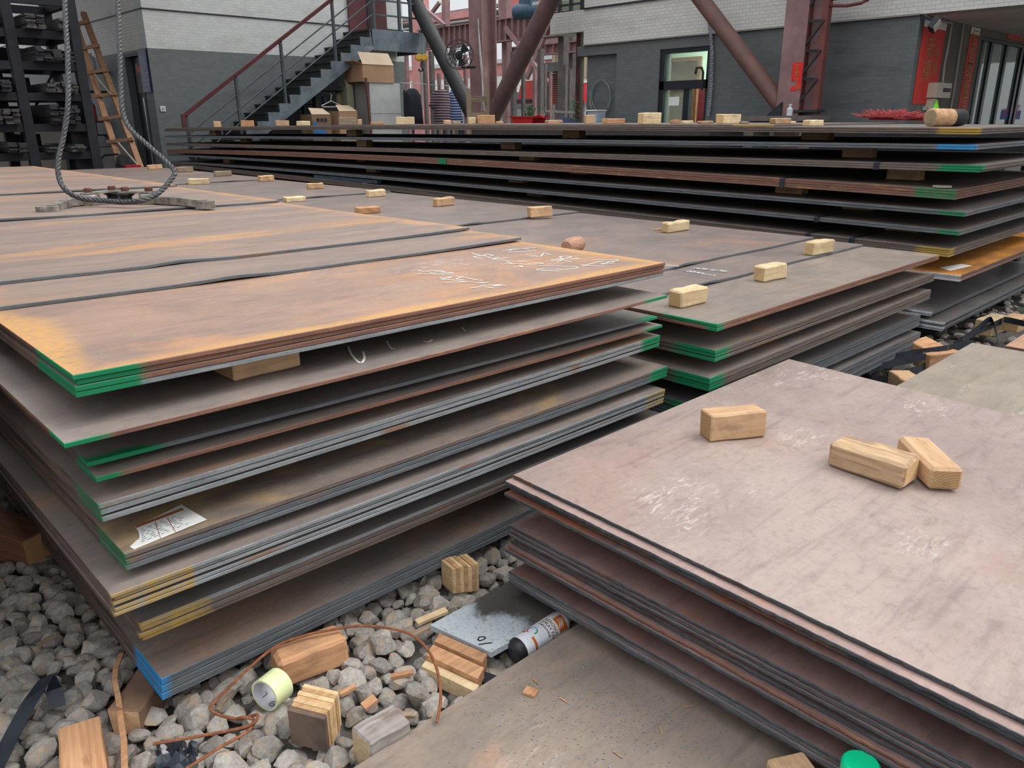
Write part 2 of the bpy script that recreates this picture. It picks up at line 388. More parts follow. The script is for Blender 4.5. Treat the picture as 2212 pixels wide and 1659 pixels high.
# --- stack A : left front ---------------------------------------------------
def spacer_block(name_label, cx, cy, z0, z1, L=.22, W=.09, rz=0.0, mats=None, group='wooden spacers between the bundles'):
    return wood(name_label, (cx, cy, z0), L, W, z1-z0, rz, mats or W_TAN, group)
def wood(label, loc, L, W, h, rz=0.0, mats=None, group=None, jit=.004, tilt=(0, 0), name='wood_block', bev=.004, cat='wood block', seed=None):
    """sawn timber offcut: slightly uneven corners, chamfered arrises, end grain on the short faces; loc = base centre"""
    r = random.Random(seed if seed is not None else hash((round(loc[0], 3), round(loc[1], 3))) & 0xffff)
    bm = bmesh.new(); nseg = 4
    rings = []
    for i in range(nseg+1):
        x = -L/2+L*i/nseg
        rings.append([bm.verts.new((x+(r.uniform(-jit, jit) if i in (0, nseg) else 0), sy*W/2+r.uniform(-jit, jit)*.6, (0 if sz == 0 else h)+(r.uniform(-jit, jit)*.6 if sz else 0))) for sy, sz in ((-1, 0), (1, 0), (1, 1), (-1, 1))])
    for i in range(nseg):
        for k in range(4): bm.faces.new((rings[i][k], rings[i][(k+1) % 4], rings[i+1][(k+1) % 4], rings[i+1][k]))
    e1 = bm.faces.new(rings[0][::-1]); e2 = bm.faces.new(rings[-1]); e1.material_index = 1; e2.material_index = 1
    bmesh.ops.recalc_face_normals(bm, faces=bm.faces)
    long_e = [e for e in bm.edges if len(e.link_faces) == 2 and e.calc_face_angle(0) > 1.0]
    bmesh.ops.bevel(bm, geom=long_e, offset=min(bev, h*.2), segments=1, affect='EDGES')
    me = bpy.data.meshes.new(name); bm.to_mesh(me); bm.free()
    for m in (mats or W_PALE): me.materials.append(m)
    o = bpy.data.objects.new(name, me); COL.objects.link(o); o.location = loc
    o.rotation_euler = (tilt[0], tilt[1], rz); PB[o.name] = Vector(loc)
    return tag(o, label, cat, group)
def wood_px(label, z, Pc, Pa, Pb, topy=None, h=None, top=False, mats=None, group=None, Lmin=.1, Wr=(.05, .12), L=None, W=None, **kw):
    """timber offcut from picture points: near corner Pc, far end of the long side Pa, far end of the short side Pb on height z"""
    c = pz(*Pc, z); a = pz(*Pa, z); s = pz(*Pb, z)
    u = (a-c); Lx = L or max(u.length, Lmin); u.z = 0; u.normalize(); v = Vector((-u.y, u.x, 0)); w = (s-c).dot(v); sg = 1 if w >= 0 else -1
    Wd = W or min(max(abs(w), Wr[0]), Wr[1])
    if h is None: h = min(max(zat(c, topy)-z, .03), .13)
    ctr = c+u*Lx/2+v*sg*Wd/2
    return wood(label, (ctr.x, ctr.y, z-h if top else z), Lx, Wd, h, math.atan2(u.y, u.x), mats, group, **kw)

LA = 1.8
STA = 'left stack'
def pc(xl, yl, xr=0, col=None, Lx=LA, soft=.018): return (col or GREEN, xl, yl, Lx, xr, soft)
def edgeA(kind, paint=None): return edge(kind, paint, left=C(112, 82, 66))  # darker left faces: rust tone that also stands in for shade
bundlesA = [
 # desc, x0, y0, ztop, thickness, n, tilt, top mats, edge, extra gap after plate k
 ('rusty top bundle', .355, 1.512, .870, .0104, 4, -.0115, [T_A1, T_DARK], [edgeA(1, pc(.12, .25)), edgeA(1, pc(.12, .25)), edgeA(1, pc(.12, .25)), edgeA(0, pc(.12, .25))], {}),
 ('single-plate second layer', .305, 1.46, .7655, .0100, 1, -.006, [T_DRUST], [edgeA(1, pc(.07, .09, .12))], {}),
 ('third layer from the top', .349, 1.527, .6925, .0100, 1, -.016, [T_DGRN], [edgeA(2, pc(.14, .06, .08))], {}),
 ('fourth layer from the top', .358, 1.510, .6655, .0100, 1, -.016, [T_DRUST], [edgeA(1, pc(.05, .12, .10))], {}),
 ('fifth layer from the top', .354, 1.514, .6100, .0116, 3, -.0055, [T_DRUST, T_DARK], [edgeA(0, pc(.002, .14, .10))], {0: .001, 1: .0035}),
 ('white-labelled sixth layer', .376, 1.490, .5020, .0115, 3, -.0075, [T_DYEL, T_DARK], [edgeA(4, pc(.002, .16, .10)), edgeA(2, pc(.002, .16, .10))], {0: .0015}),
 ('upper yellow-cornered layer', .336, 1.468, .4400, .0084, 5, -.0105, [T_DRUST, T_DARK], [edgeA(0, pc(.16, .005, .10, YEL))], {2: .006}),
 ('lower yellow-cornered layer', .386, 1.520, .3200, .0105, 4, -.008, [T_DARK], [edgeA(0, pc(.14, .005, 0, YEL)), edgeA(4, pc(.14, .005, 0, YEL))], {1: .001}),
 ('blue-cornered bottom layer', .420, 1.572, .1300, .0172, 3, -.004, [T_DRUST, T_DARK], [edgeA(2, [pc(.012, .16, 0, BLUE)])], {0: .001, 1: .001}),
]
zinfo = []
A1_PLATE = None; A6_PLATE = None; A2_PLATE = None
sd = 1
for desc, x0, y0, zt, t, n, tx, tops, edges, gaps in bundlesA:
    z = zt
    for k in range(n):
        if n == 1: lab = 'single plate forming the %s of the %s' % (desc, STA)
        else: lab = '%s plate down in the %s of the %s' % (ORD[k], desc, STA)
        if desc.startswith('single-plate'): lab = 'lone green-cornered steel plate right below the top bundle of the left front stack'
        off = random.Random(sd).uniform(-.004, .004)
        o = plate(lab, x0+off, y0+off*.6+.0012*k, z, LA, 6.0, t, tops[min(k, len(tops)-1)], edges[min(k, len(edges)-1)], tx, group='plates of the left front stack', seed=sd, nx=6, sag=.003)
        if desc.startswith('rusty') and k == 0: A1_PLATE = o
        if desc.startswith('single-plate'): A2_PLATE = o
        if desc.startswith('white') and k == 0: A6_PLATE = o
        z -= t+.0011+gaps.get(k, 0); sd += 1
    zinfo.append((desc, x0, y0, zt, z+.0011, tx))
# upper plates that lie further back on top of stack A, each one plate higher
def ripple(a, f, p): return lambda x: a*math.sin(f*x+p)*math.exp(-((x-1.0)/.9)**2)
upA = [(2.19, .8808, 6.0, ripple(.004, 7, .4), lambda x: max(0, .006*math.exp(-((x-.62)/.10)**2))+.006*max(0, (x-1.15)/.65)),
       (2.50, .8912, 5.9, ripple(.004, 6, 1.3), lambda x: max(0, .007*math.exp(-((x-.60)/.09)**2))+.007*max(0, (x-1.2)/.6)),
       (4.12, .9020, 4.6, ripple(.003, 5, 2.), lambda x: .004*math.sin(4*x)**2),
       (5.55, .9130, 3.6, ripple(.003, 5, .6), lambda x: .004*math.sin(3*x+1)**2)]
upn = ['narrow rusty plate strip behind the chalk-marked plate on the left front stack',
       'rusty plate carrying the two iron hooks on the left front stack',
       'orange-streaked plate just behind the iron hooks on the left front stack',
       'rearmost visible rusty plate on top of the left front stack']
for k, (yy, zz, ll, wy, wz) in enumerate(upA):
    plate(upn[k], .352, yy, zz, LA, ll, .0104, T_A, edge(2), -.0115, nx=36, wavy=(wy, wz), seed=60+k, group='plates of the left front stack', sag=.003)
# timber between the bundles
for i in range(len(zinfo)-1):
    d, x0, y0, zt, zb, tx = zinfo[i]; d2, x2, y2, zt2, zb2, tx2 = zinfo[i+1]
    for (cx, cy, nm) in ((.75, 3.2, 'left'), (1.75, 3.2, 'right'), (1.25, 6.2, 'far')):
        z1 = zb+tx*(cx-x0)-.003; z0 = zt2+tx2*(cx-x2)-.0025
        if z1-z0 > .008: spacer_block('wooden spacer %s under the %s of the left stack' % ({'left': 'on the left', 'right': 'on the right', 'far': 'at the back'}[nm], d), cx, cy, z0, z1, .2, .09)
d, x0, y0, zt, zb, tx = zinfo[0]; d2, x2, y2, zt2, zb2, tx2 = zinfo[1]
c = pz(512, 822, .764); cz = zt2+tx2*.4-.001
e = pz(648, 790, .764)
wood('stout wooden spacer showing under the top bundle of the left front stack', ((c.x+e.x)/2+.0, (c.y+e.y)/2+.05, cz), (e-c).length+.01, .10, zb+tx*.45-.002-cz, math.atan2(e.y-c.y, e.x-c.x), W_TAN, 'wooden spacers between the bundles')
for cx, cy, nm in ((.95, 1.75, 'near'), (1.9, 1.8, 'right-hand'), (.9, 4.6, 'far left'), (1.9, 4.6, 'far right')):
    spacer_block('%s wooden bearer under the blue-cornered bottom layer of the left stack' % nm, cx, cy, .0, .0745, .12, .1)

# --- unseen stack added left of the picture to shade the gravel channel
for k, (zt, n) in enumerate(((1.55, 4), (1.30, 4), (1.02, 4), (.74, 4), (.44, 6))):
    plate('plate bundle %s from the top in the unseen shading stack left of the picture' % ORD[k], -1.69+.01*k, 1.9-.02*k, zt, 1.8, 6, .012*n, T_DARK, edge(4), seed=500+k, group='unseen shading plates left of the picture')
    for cx, cy, w in ((-1.4, 2.6, 'left'), (-.5, 2.6, 'right'), (-1.0, 6.5, 'far')): spacer_block('%s spacer below bundle %s of the unseen shading stack left of the picture' % (w, ORD[k]), cx, cy, ((1.30, 1.02, .74, .44, 0)[k])+.0005, zt-.012*n-.001)

# --- stack B : middle --------------------------------------------------------
LB = 2.06
bundlesB = [
 ('green-cornered top bundle', 2.245, 1.352, .6485, .0118, 2, -.004, [T_BF, T_DARK], [edge(1, pc(.045, .22, 0, GREEN, LB, .05)), edge(1, pc(.045, .04, 0, GREEN, LB))]),
 ('second bundle from the top', 2.274, 1.368, .5500, .0125, 3, -.004, [T_DRUST, T_DARK], [edge(4, pc(.085, .16, 0, GREEN, LB, .04))]),
 ('third bundle from the top', 2.250, 1.366, .4570, .0110, 4, .001, [T_DRUST, T_DARK], [edge(4, pc(.09, .15, 0, GREEN, LB, .04))]),
 ('fourth bundle from the top', 2.262, 1.40, .3360, .0110, 5, -.008, [T_DARK], [edge(2, pc(.03, .14, 0, GREEN, LB, .04))]),
 ('lowest bundle', 2.262, 1.385, .2350, .0120, 6, -.004, [T_DARK], [edge(2)]),
]
zB = []
for desc, x0, y0, zt, t, n, tx, tops, edges in bundlesB:
    z = zt
    for k in range(n):
        off = random.Random(sd).uniform(-.005, .005)
        plate('%s plate down in the %s of the middle stack' % (ORD[k], desc), x0+off, y0+off*.5, z, LB, 10.3, t, tops[min(k, len(tops)-1)], edges[min(k, len(edges)-1)], tx, seed=sd, group='plates of the middle stack', nx=4)
        z -= t+.0013+(.0025 if k == 1 else 0); sd += 1
    zB.append((desc, zt, z+.0013, tx, x0))
upB = [(1.742, .6603, 'narrow brown plate strip behind the front plate on the middle stack', .45), (2.020, .6720, 'brown plate with stencilled lettering cut by its edge, middle stack', 1.5),
       (3.79, .6835, 'brown plate under the middle of the block row on the middle stack', 2.0), (6.1, .695, 'brown plate under the rear blocks of the middle stack', 3), (8.3, .7065, 'rearmost brown plate on the middle stack', 3)]
for k, (yy, zz, lab, _) in enumerate(upB):
    plate(lab, 2.245, yy, zz, LB, 11.9-yy, .0112, T_B, edge(2), -.004, nx=36, wavy=(ripple(.006, 6, k*1.3), (lambda q: (lambda x: .006*math.exp(-((x-.55-q*.25)/.09)**2)))(k)), seed=120+k, group='plates of the middle stack')
def top_B(y, x=3.2):
    z = .6485
    for yy, zz, _, _ in upB:
        if y > yy: z = zz
    return z-.004*(x-2.245)
for i in range(len(zB)-1):
    d, zt, zb, tx, x0 = zB[i]; zt2 = zB[i+1][1]; tx2 = zB[i+1][3]
    for cx, cy, nm in ((2.6, 2.2, 'near left'), (3.9, 2.2, 'near right'), (3.3, 8.0, 'far')):
        z1 = zb+tx*(cx-x0)-.002; z0 = zt2+tx2*(cx-x0)
        if z1-z0 > .008: spacer_block('%s wooden spacer under the %s of the middle stack' % (nm, d), cx, cy, z0, z1)
for cx, cy, nm in ((2.7, 1.9, 'near left'), (3.9, 1.9, 'near right'), (3.3, 7.0, 'far')):
    spacer_block('%s wooden bearer under the lowest bundle of the middle stack' % nm, cx, cy, .0, zB[-1][2]-.01, .3, .12)

# --- stack C : right foreground ------------------------------------------------
LC = 1.463
def tyC(s): return lambda y: s*(y-1.326)
groupsC = [
 ('upper group', .0285, [(1.272, 1.327, .4300, .0085, T_C, 3), (1.247, 1.333, .4190, .0085, T_C3, 3), (1.262, 1.330, .3990, .0085, T_C2, 3), (1.246, 1.334, .3850, .0100, T_C2, 3)]),
 ('middle group', .012, [(1.262, 1.330, .2860, .0090, T_C2, 3), (1.259, 1.333, .2740, .0090, T_C2, 3), (1.256, 1.330, .2630, .0080, T_C2, 3), (1.266, 1.333, .2390, .0085, T_C2, 3), (1.254, 1.331, .2290, .0085, T_C2, 1), (1.248, 1.334, .2180, .0100, T_C2, 3)]),
 ('lowest group', .003, [(1.257, 1.332, .1480, .0090, T_C2, 3), (1.260, 1.330, .1380, .0085, T_C2, 2), (1.257, 1.333, .1290, .0085, T_C2, 2), (1.256, 1.331, .1200, .0085, T_C2, 3)]),
]
for gname, sl, lst in groupsC:
    for k, (x0, yfar, zt, t, tp, ek) in enumerate(lst):
        Ly = 2.8; y0 = yfar-Ly
        z0 = zt+sl*(y0-1.326)
        if gname == 'upper group' and k == 0: lab = 'large purple-brown top plate with scattered wood blocks, right foreground stack'
        else: lab = '%s flame-cut plate down in the %s of the right foreground stack' % (ORD[k], gname)
        plate(lab, x0, y0, z0, LC, Ly, t, tp, edge(ek), 0, tyC(sl), nx=2, ny=230, rough_edge=.0009, seed=sd, group='flame-cut plates of the right foreground stack'); sd += 1
def zC(y): return .43+.0285*(y-1.326)
for zlo, zhi, slo, shi, nm in ((.2865, .3745, .012, .0285, 'upper'), (.1485, .2075, .003, .012, 'lower')):
    for cx, cy, w in ((1.75, .9, 'left'), (2.3, .9, 'right'), (2.0, -.6, 'near')):
        spacer_block('%s wooden spacer inside the %s gap of the right foreground stack' % (w, nm), cx, cy, zlo+slo*(cy-1.326)+.001, zhi+shi*(cy-1.326)-.003)
for cx, cy, w in ((1.75, .85, 'left'), (2.4, .85, 'right'), (2.1, -.5, 'near')):
    spacer_block('%s wooden bearer under the lowest group of the right foreground stack' % w, cx, cy, .0602, .1075)

# --- plate E (foreground) and D (right) -----------------------------------------
plate('brown foreground plate strewn with chips, running under the right foreground stack', .25, -1.0, .060, 2.6, 2.127, .012, T_E, edge(1), 0, nx=4, seed=301)
for cx, cy, w in ((.6, .7, 'left'), (1.6, 1.0, 'right'), (1.0, -.2, 'near')):
    spacer_block('%s wooden bearer below the brown foreground plate' % w, cx, cy, .0, .0475, .2, .1)
plate('grey-brown plate at the right edge beyond the right foreground stack', 2.80, -1.6, .372, .905, 2.575, .012, T_D, edge(4), 0, seed=302)
plate('orange-brown plate at the far right edge behind the grey-brown one', 3.79, -1.2, .362, .9, 2.07, .012, plate_top('orange_brown_plate', C(186, 146, 114), C(160, 126, 104), C(190, 130, 90), .4, C(120, 100, 90), .3), edge(1), 0, seed=303)
for x, y, w, zt in ((3.0, .5, 'left', .36), (3.5, .5, 'right', .36), (3.3, -.6, 'near', .36), (4.2, .5, 'far right', .35), (4.3, -.5, 'near right', .35)):
    spacer_block('%s tall timber support below the right edge plates' % w, x, y, 0, zt, .2, .12)

# --- stack F/G : long rear stack ---------------------------------------------------
profs = {1: [(12.889, 1.202), (7.78, 1.244), (4.097, 1.257), (2.441, 1.257), (1.473, 1.240)],
 2: [(12.67, 1.105), (7.795, 1.134), (4.092, 1.149), (2.709, 1.151), (1.448, 1.160)],
 3: [(12.821, .995), (7.809, 1.031), (4.088, 1.037), (2.698, 1.053), (1.429, 1.051)],
 4: [(12.895, .897), (7.819, .959), (5.136, .948), (2.659, .938), (1.517, .913)],
 5: [(12.772, .831), (7.835, .843), (5.137, .830), (2.645, .808), (1.451, .801)],
 6: [(12.83, .725), (7.85, .737), (5.138, .727), (2.635, .715), (1.456, .685)],
 7: [(12.6, .700), (7.861, .656), (5.139, .627), (2.651, .610), (1.495, .581)]}
LF, XF = 2.0, 4.90
def prof(k):
    p = np.polyfit([a for a, _ in profs[k]], [b_ for _, b_ in profs[k]], 2); return lambda y: float(np.polyval(p, y))
def pf(xl, yl, col): return (col, xl, yl, LF, 0, .03)
nF = ['top bundle', 'blue-cornered second bundle', 'green-cornered third bundle', 'brown fourth bundle', 'green-cornered fifth bundle', 'green-cornered sixth bundle', 'yellow-cornered seventh bundle']
specF = {1: (1.455, 3, .0105, [edge(4, pf(.06, .20, YEL))], T_F), 2: (1.447, 2, .0125, [edge(2, pf(.012, .20, BLUE))], T_F), 3: (1.402, 3, .0115, [edge(4, pf(.06, .22, GREEN))], T_F),
 4: (1.512, 4, .0125, [edge(1, pf(.008, .22, GREEN))], T_DRUST), 5: (1.447, 2, .0125, [edge(2, pf(.01, .14, GREEN))], T_F), 6: (1.457, 2, .0120, [edge(2, pf(.012, .11, GREEN))], T_F), 7: (1.492, 4, .0105, [edge(4, pf(.09, .17, YEL))], T_F)}
def topF(k, y): return prof(k)(y)
for k in range(1, 8):
    y0, n, t, ed, tp = specF[k]; fz = prof(k); z = fz(y0)
    for i in range(n):
        off = random.Random(sd).uniform(-.004, .004)
        plate('%s plate down in the %s of the rear stack' % (ORD[i], nF[k-1]), XF+off, y0+off+(.012 if (k == 3 and i == 2) else 0), z, LF, 12.85-y0, t, tp, ed[0], 0, fz, ny=30, seed=sd, group='plates of the long rear stack')
        z -= t+.0018; sd += 1
fz1 = prof(1)
plate('uppermost plate of the long rear stack, with a pale end and yellow corner', XF+.004, 2.67, fz1(2.67)+.0112, LF, 10.1, .0105, T_F, plate_edge('plate_edge_pale_end', *EG[4], paint=[(YEL, .02, .28, LF, 0, .02)]), 0, fz1, ny=30, seed=400, group='plates of the long rear stack')
specG = [(1.42, .444, .0115, 3, 'orange-rusted bundle with white ends', T_G, edge(1, (WHITE_P, .008, .17, LF, 0, .03))), (1.535, .207, .0125, 2, 'upper dark bundle with white ends', T_DARK, edge(2, (WHITE_P, .01, .12, LF, 0, .03))), (1.462, .158, .0125, 4, 'lowest dark bundle with white ends', T_DARK, edge(2, (WHITE_P, .01, .12, LF, 0, .03)))]
for y0, zt, t, n, d, tp, ed in specG:
    z = zt
    for i in range(n):
        off = random.Random(sd).uniform(-.012, .012)
        plate('%s plate down in the %s of the rear stack' % (ORD[i], d), XF+.01+off, y0+off, z, LF+.3, 10.8, t, tp if i == 0 else T_DARK, ed, 0, seed=sd, group='plates of the long rear stack'); z -= t+.001; sd += 1
def lowF(k): y0, n, t, _, _ = specF[k]; return n*(t+.0018)
for k in range(1, 8):
    f1 = prof(k); f2 = prof(k+1) if k < 7 else (lambda y: .444)
    for j, y in enumerate((2.3, 5.2, 8.2, 11.4)):
        z1 = f1(y)-lowF(k)-.004; z0 = f2(y)+.001
        if z1-z0 > .012: spacer_block('wooden spacer under the %s of the rear stack, %s from the right' % (nF[k-1], ORD[j]), XF+.32+.1*((k*7+j*3) % 4), y+((k*5+j) % 3-1)*.35, z0+.0, z1, .2, .09, 1.57)
for y in (2.4, 6, 10):
    spacer_block('wooden spacer %s under the orange-rusted bundle of the long rear stack' % {2.4: 'near the right end', 6: 'midway', 10: 'at the far end'}[y], XF+.5, y, .2075, .405, .2, .1)
    spacer_block('wooden bearer %s below the lowest bundle of the long rear stack' % {2.4: 'near the right end', 6: 'midway', 10: 'at the far end'}[y], XF+.5, y, 0, .102, .2, .1)
# steel straps round some rear bundles
def strap_F(k, y, lab):
    f = prof(k); zt = f(y)+.0012; zb = zt-lowF(k)-.003; x = XF-.0065
    b = MB(); b.ribbon([(XF+.32, y-.03, zt+.001), (XF+.05, y-.004, zt+.0016), (XF-.006, y, zt+.0012), (x-.001, y, zt-.004), (x-.001, y, zb), (XF+.12, y, zb-.001)], (0, 1, 0), .032, .0012)
    tag(b.build('steel_strap', STRAP), lab, 'strap', 'steel straps on the long rear stack')
ys = lambda px, py, x=XF: px_(px, py, x).y
strap_F(3, ys(1895, 352), 'blued steel strap round the green-cornered third bundle of the rear stack')
strap_F(4, ys(1690, 392), 'blued steel strap with a raised end on the brown bundle of the rear stack')
strap_F(6, ys(1765, 470), 'blued steel strap round the sixth bundle of the rear stack')
strap_F(7, ys(1745, 512), 'left of two blued steel straps on the seventh bundle of the rear stack')
strap_F(7, ys(1840, 522), 'right of two blued steel straps on the seventh bundle of the rear stack')

# ------------------------------------------------------------------ wood blocks on the plates
GB = 'wood blocks in a row on the middle stack'
rowB = [((1469.6, 667.7), (1529, 653.8), (1435.4, 662), 631, 'nearest wood block on the middle stack, reddish top and ringed end', W_PALE),
 ((1650.6, 610.8), (1700, 600.6), (1618.5, 607.7), 576.6, 'second nearest wood block on the middle stack, with a torn corner splinter', W_PALE),
 ((1758.3, 553.3), (1801.4, 544.4), (1730, 550.8), 524.7, 'pale wood block nearest the right side of the middle stack', W_PALE),
 ((1443.8, 504), (1491, 496.8), (1425, 502), 482.4, 'pale split wood block by the dark gap, fourth in the row on the middle stack', W_PALE),
 ((1145.6, 471), (1193.7, 467.7), (1136, 469.5), 448, 'mottled wood block beside a plate seam, fifth in the middle stack row', W_TAN),
 ((946, 446.8), (983, 442.4), (934, 446), 429, 'sixth wood block of the row along the middle stack', W_TAN),
 ((798.7, 426.6), (834.8, 423.4), (789, 426), 411.7, 'seventh wood block of the row along the middle stack', W_PALE),
 ((665.8, 409.2), (699.7, 407.6), (656.3, 408.9), 396.5, 'eighth wood block of the row along the middle stack', W_TAN),
 ((562.7, 393), (593.5, 391.3), (553, 392.3), 380.4, 'ninth wood block of the row along the middle stack', W_TAN),
 ((466.5, 381.6), (502.4, 379.6), (464.4, 381), 370.3, 'greyed wood block, tenth of the row along the middle stack', W_OLD),
 ((388, 372.8), (418.4, 371), (384, 372), 361.4, 'greenish wood block, eleventh of the row along the middle stack', W_OLD),
 ((323, 366), (352, 364.5), (320.5, 365.5), 356.5, 'farthest wood block of the row along the middle stack, by the doorway', W_TAN)]
for Pc, Pa, Pb, ty_, lab, mt in rowB:
    z = .66
    for _ in range(5): z = top_B(pz(*Pc, z).y, pz(*Pc, z).x)
    wood_px(lab, z+.0005, Pc, Pa, Pb, ty_, mats=mt, group=GB, Wr=(.05, .10), Lmin=.14, bev=.006, jit=.006)
for i, (Pc, Pa, Pb, ty_, lab) in enumerate([((407, 399), (451, 398), (405, 396), 387, 'pale wood block peeping out behind the rear rusty plate edge'), ((620, 437), (653, 435), (612, 434), 427, 'small wood block just showing behind the hook plate edge'), ((776, 463), (806, 461), (770, 459), 450, 'reddish wood block just showing behind the left stack rim')]):
    z = .69
    for _ in range(5): z = top_B(pz(*Pc, z).y, pz(*Pc, z).x)
    wood_px(lab, z+.0005, Pc, Pa, Pb, ty_, mats=W_PALE if i < 2 else W_ORANGE, group='wood blocks half hidden by the left stack', Wr=(.06, .1), Lmin=.16)
c = pz(1246, 548, top_B(2.6)); b = MB()
b.tube([(c.x-.07+.014*i, c.y+.01+.003*i, c.z+.040) for i in range(11)], [.028, .036, .039, .040, .040, .039, .040, .040, .039, .037, .032], 12)
tag(b.build('log_offcut', simple('pinkish_log', C(190, 148, 124), C(158, 116, 96), 20, .85, stretch=(1, 6, 6), bump=.3), smooth=True), 'rounded pinkish log offcut showing behind the chalk-marked plate', 'log')
c = pz(1400, 609, top_B(1.7)+.001)
b = MB(); b.prism([c+Vector((-.03, 0, 0)), c+Vector((.03, .01, 0)), c+Vector((.012, .035, .004)), c+Vector((-.014, .028, .012))], (0, 0, .008))
tag(b.build('wood_splinter', W_ORANGE[0]), 'small triangular wood splinter beside the top bundle corner of the left stack', 'splinter')
c = pz(1415, 497, top_B(3)+.001); b = MB(); b.bar(c, c+Vector((.09, -.02, .004)), .02, .006)
tag(b.build('bark_flake', W_ORANGE[0]), 'bark flake lying left of the pale split block on the middle stack', 'splinter')
# torn splinter on the second block belongs to that block
c = pz(1697, 570, top_B(1.6)+.09)
# blocks on stack C
zc = zC(1.05)
wood_px('sawn tan wood block standing alone on the purple-brown plate', zC(1.1)+.001, (1531.7, 956), (1653, 943), (1508.7, 937), 901, mats=[W_TAN[0], W_TAN[1]], group='wood blocks on the right foreground stack', Wr=(.05, .1))
wood_px('long brown wood block touching another on the purple-brown plate', zC(.75)+.001, (1949.4, 1060), (1786, 1006.8), (1979, 1035), 1005.7, mats=[wood_mat('wood_brown_pale', C(186, 154, 116), C(138, 106, 78), C(206, 176, 124)), W_PALE[1]], group='wood blocks on the right foreground stack', Wr=(.05, .1), bev=.008, jit=.005)
wood_px('wood block with curved end-grain rings pointing at the viewer', zC(.7)+.062, (2012, 1011), (1941.5, 942), (2083, 1012), h=.061, top=True, mats=W_TAN, group='wood blocks on the right foreground stack', Wr=(.05, .1), bev=.008)

# blocks and log on top of the long rear stack
rearF = [(461.5, 479, 265, 276.7, 'tiny dark-ended block, leftmost', W_TAN), (521, 551, 263.5, 276, 'reddish block, second from the left', W_ORANGE), (596, 626, 263, 274, 'tan block, third from the left', W_TAN), (640, 671, 264.5, 274, 'flat pale block, fourth from the left', W_PALE),
 (732, 771, 257, 272.5, 'big greyed block in front of torn cartons', W_OLD), (772, 783, 260, 271.5, 'small block touching the big greyed one', W_TAN), (800, 831, 266, 271.5, 'thin orange slat', W_ORANGE), (854, 897, 256, 271.5, 'pale-ended block below the black shirt', W_PALE),
 (958, 976, 261, 269, 'left block below the striped shirts', W_TAN), (977, 996, 262, 269, 'right block below the striped shirts', W_OLD), (1010, 1029, 254, 268, 'smaller of two knotty blocks below the wooden chair', W_PALE), (1030, 1070, 250.5, 268.5, 'larger knotty block below the wooden chair', W_ORANGE), (1071, 1088, 261, 266.5, 'small block at the foot of the sloping brace', W_TAN),
 (1177, 1216, 258, 265.5, 'flat block in front of the red crate area', W_TAN), (1262, 1285, 248, 265.5, 'upright block beside the grey wall corner', W_TAN), (1299, 1350, 254, 265, 'rough splintered block', W_ORANGE), (1378, 1427, 244.5, 267.5, 'large pale block nearest the front edge', W_PALE),
 (1447, 1470, 256, 263.5, 'brown block under the glazed door', W_ORANGE), (1471, 1498, 257, 263.5, 'pale block under the glazed door', W_PALE), (1507, 1540, 257, 263, 'pair-thick flat slat right of the glazed door', W_TAN), (1546, 1600, 245, 264.5, 'longest pale block left of the red column', W_PALE), (1597, 1619, 259, 264, 'low greyed slat beside the longest pale block', W_OLD),
 (1665, 1706, 251, 262.5, 'left block at the red column foot', W_TAN), (1700, 1720, 257, 262.5, 'bright small block at the red column foot', W_PALE), (1737, 1778, 250, 262, 'block below the column ladder', W_PALE)]
for i, (x0, x1, yt, yb, d, mt) in enumerate(rearF):
    xx = XF+.12 if yb > 267 and x0 > 1300 else XF+.32+.1*(i % 3)
    p = px_((x0+x1)/2, yb, xx); z = fz1(p.y)+.0118
    if p.y < 2.66: z = fz1(p.y)+.0008
    q = px_(x1, yb, xx); r = px_(x0, yb, xx); dep = float((RC.T @ (np.array(p)-ORG))[2]*-1)
    wid = (x1-x0)/FPX*dep; h = max((yb-yt)/FPX*dep, .018)
    W_ = min(.09, wid*.6); rz = -.76 if wid > .3 else (-.35-.2*((i*37) % 5)/4)
    Lb = max((wid-abs(math.sin(rz+.76))*W_)/max(math.cos(rz+.76), .4), W_*.8)
    wood('%s on top of the long rear stack' % d, (p.x, p.y, z), Lb, W_, h, rz, mt, 'wood blocks on the long rear stack', seed=i)
# log with a black end
a = px_(2008, 262, XF+.30); e2 = px_(2080, 260, XF+.55); z = fz1(1.6)+.001
A_ = Vector((a.x, a.y, z+.052)); B_ = Vector((e2.x, e2.y, z+.05)); dv = B_-A_
LOGM = simple('peeled_log', C(206, 164, 124), C(176, 132, 96), 14, .8, stretch=(2, 2, 2), bump=.2)
lg = thing('log', 'short round log with a black-painted end on the long rear stack', 'log', A_+dv*.5-Vector((0, 0, .05)))
MB().tube([A_+dv*t for t in (0, .02, .1, .35, .6)], [.046, .052, .053, .052, .051], 18).build('log_body', [LOGM], lg, smooth=True)
MB().tube([A_+dv*t for t in (.6, .8, .97, 1)], [.0515, .051, .047, .040], 18).build('painted_end', simple('black_paint', C(44, 46, 50), C(30, 31, 34), 20, .45), lg, smooth=True)
MB().lathe([(.046, 0), (.04, -.002), (0, -.0025)], 18, 0, A_, dv).build('end_grain', W_OLD[1], lg)
# small white glove/cup scrap on bundle four
c = px_(2035, 403, XF+.05); c.z = topF(4, c.y)+.003
b = MB(); b.lathe([(.0, .0), (.05, .002), (.052, .01), (.045, .012), (.0, .01)], 14, 0, c); tag(b.build('paper_plate', simple('dirty_white_paper', C(206, 200, 190), C(160, 150, 140), 20, .8), smooth=True), 'small crumpled white disc on the brown bundle of the rear stack', 'scrap')

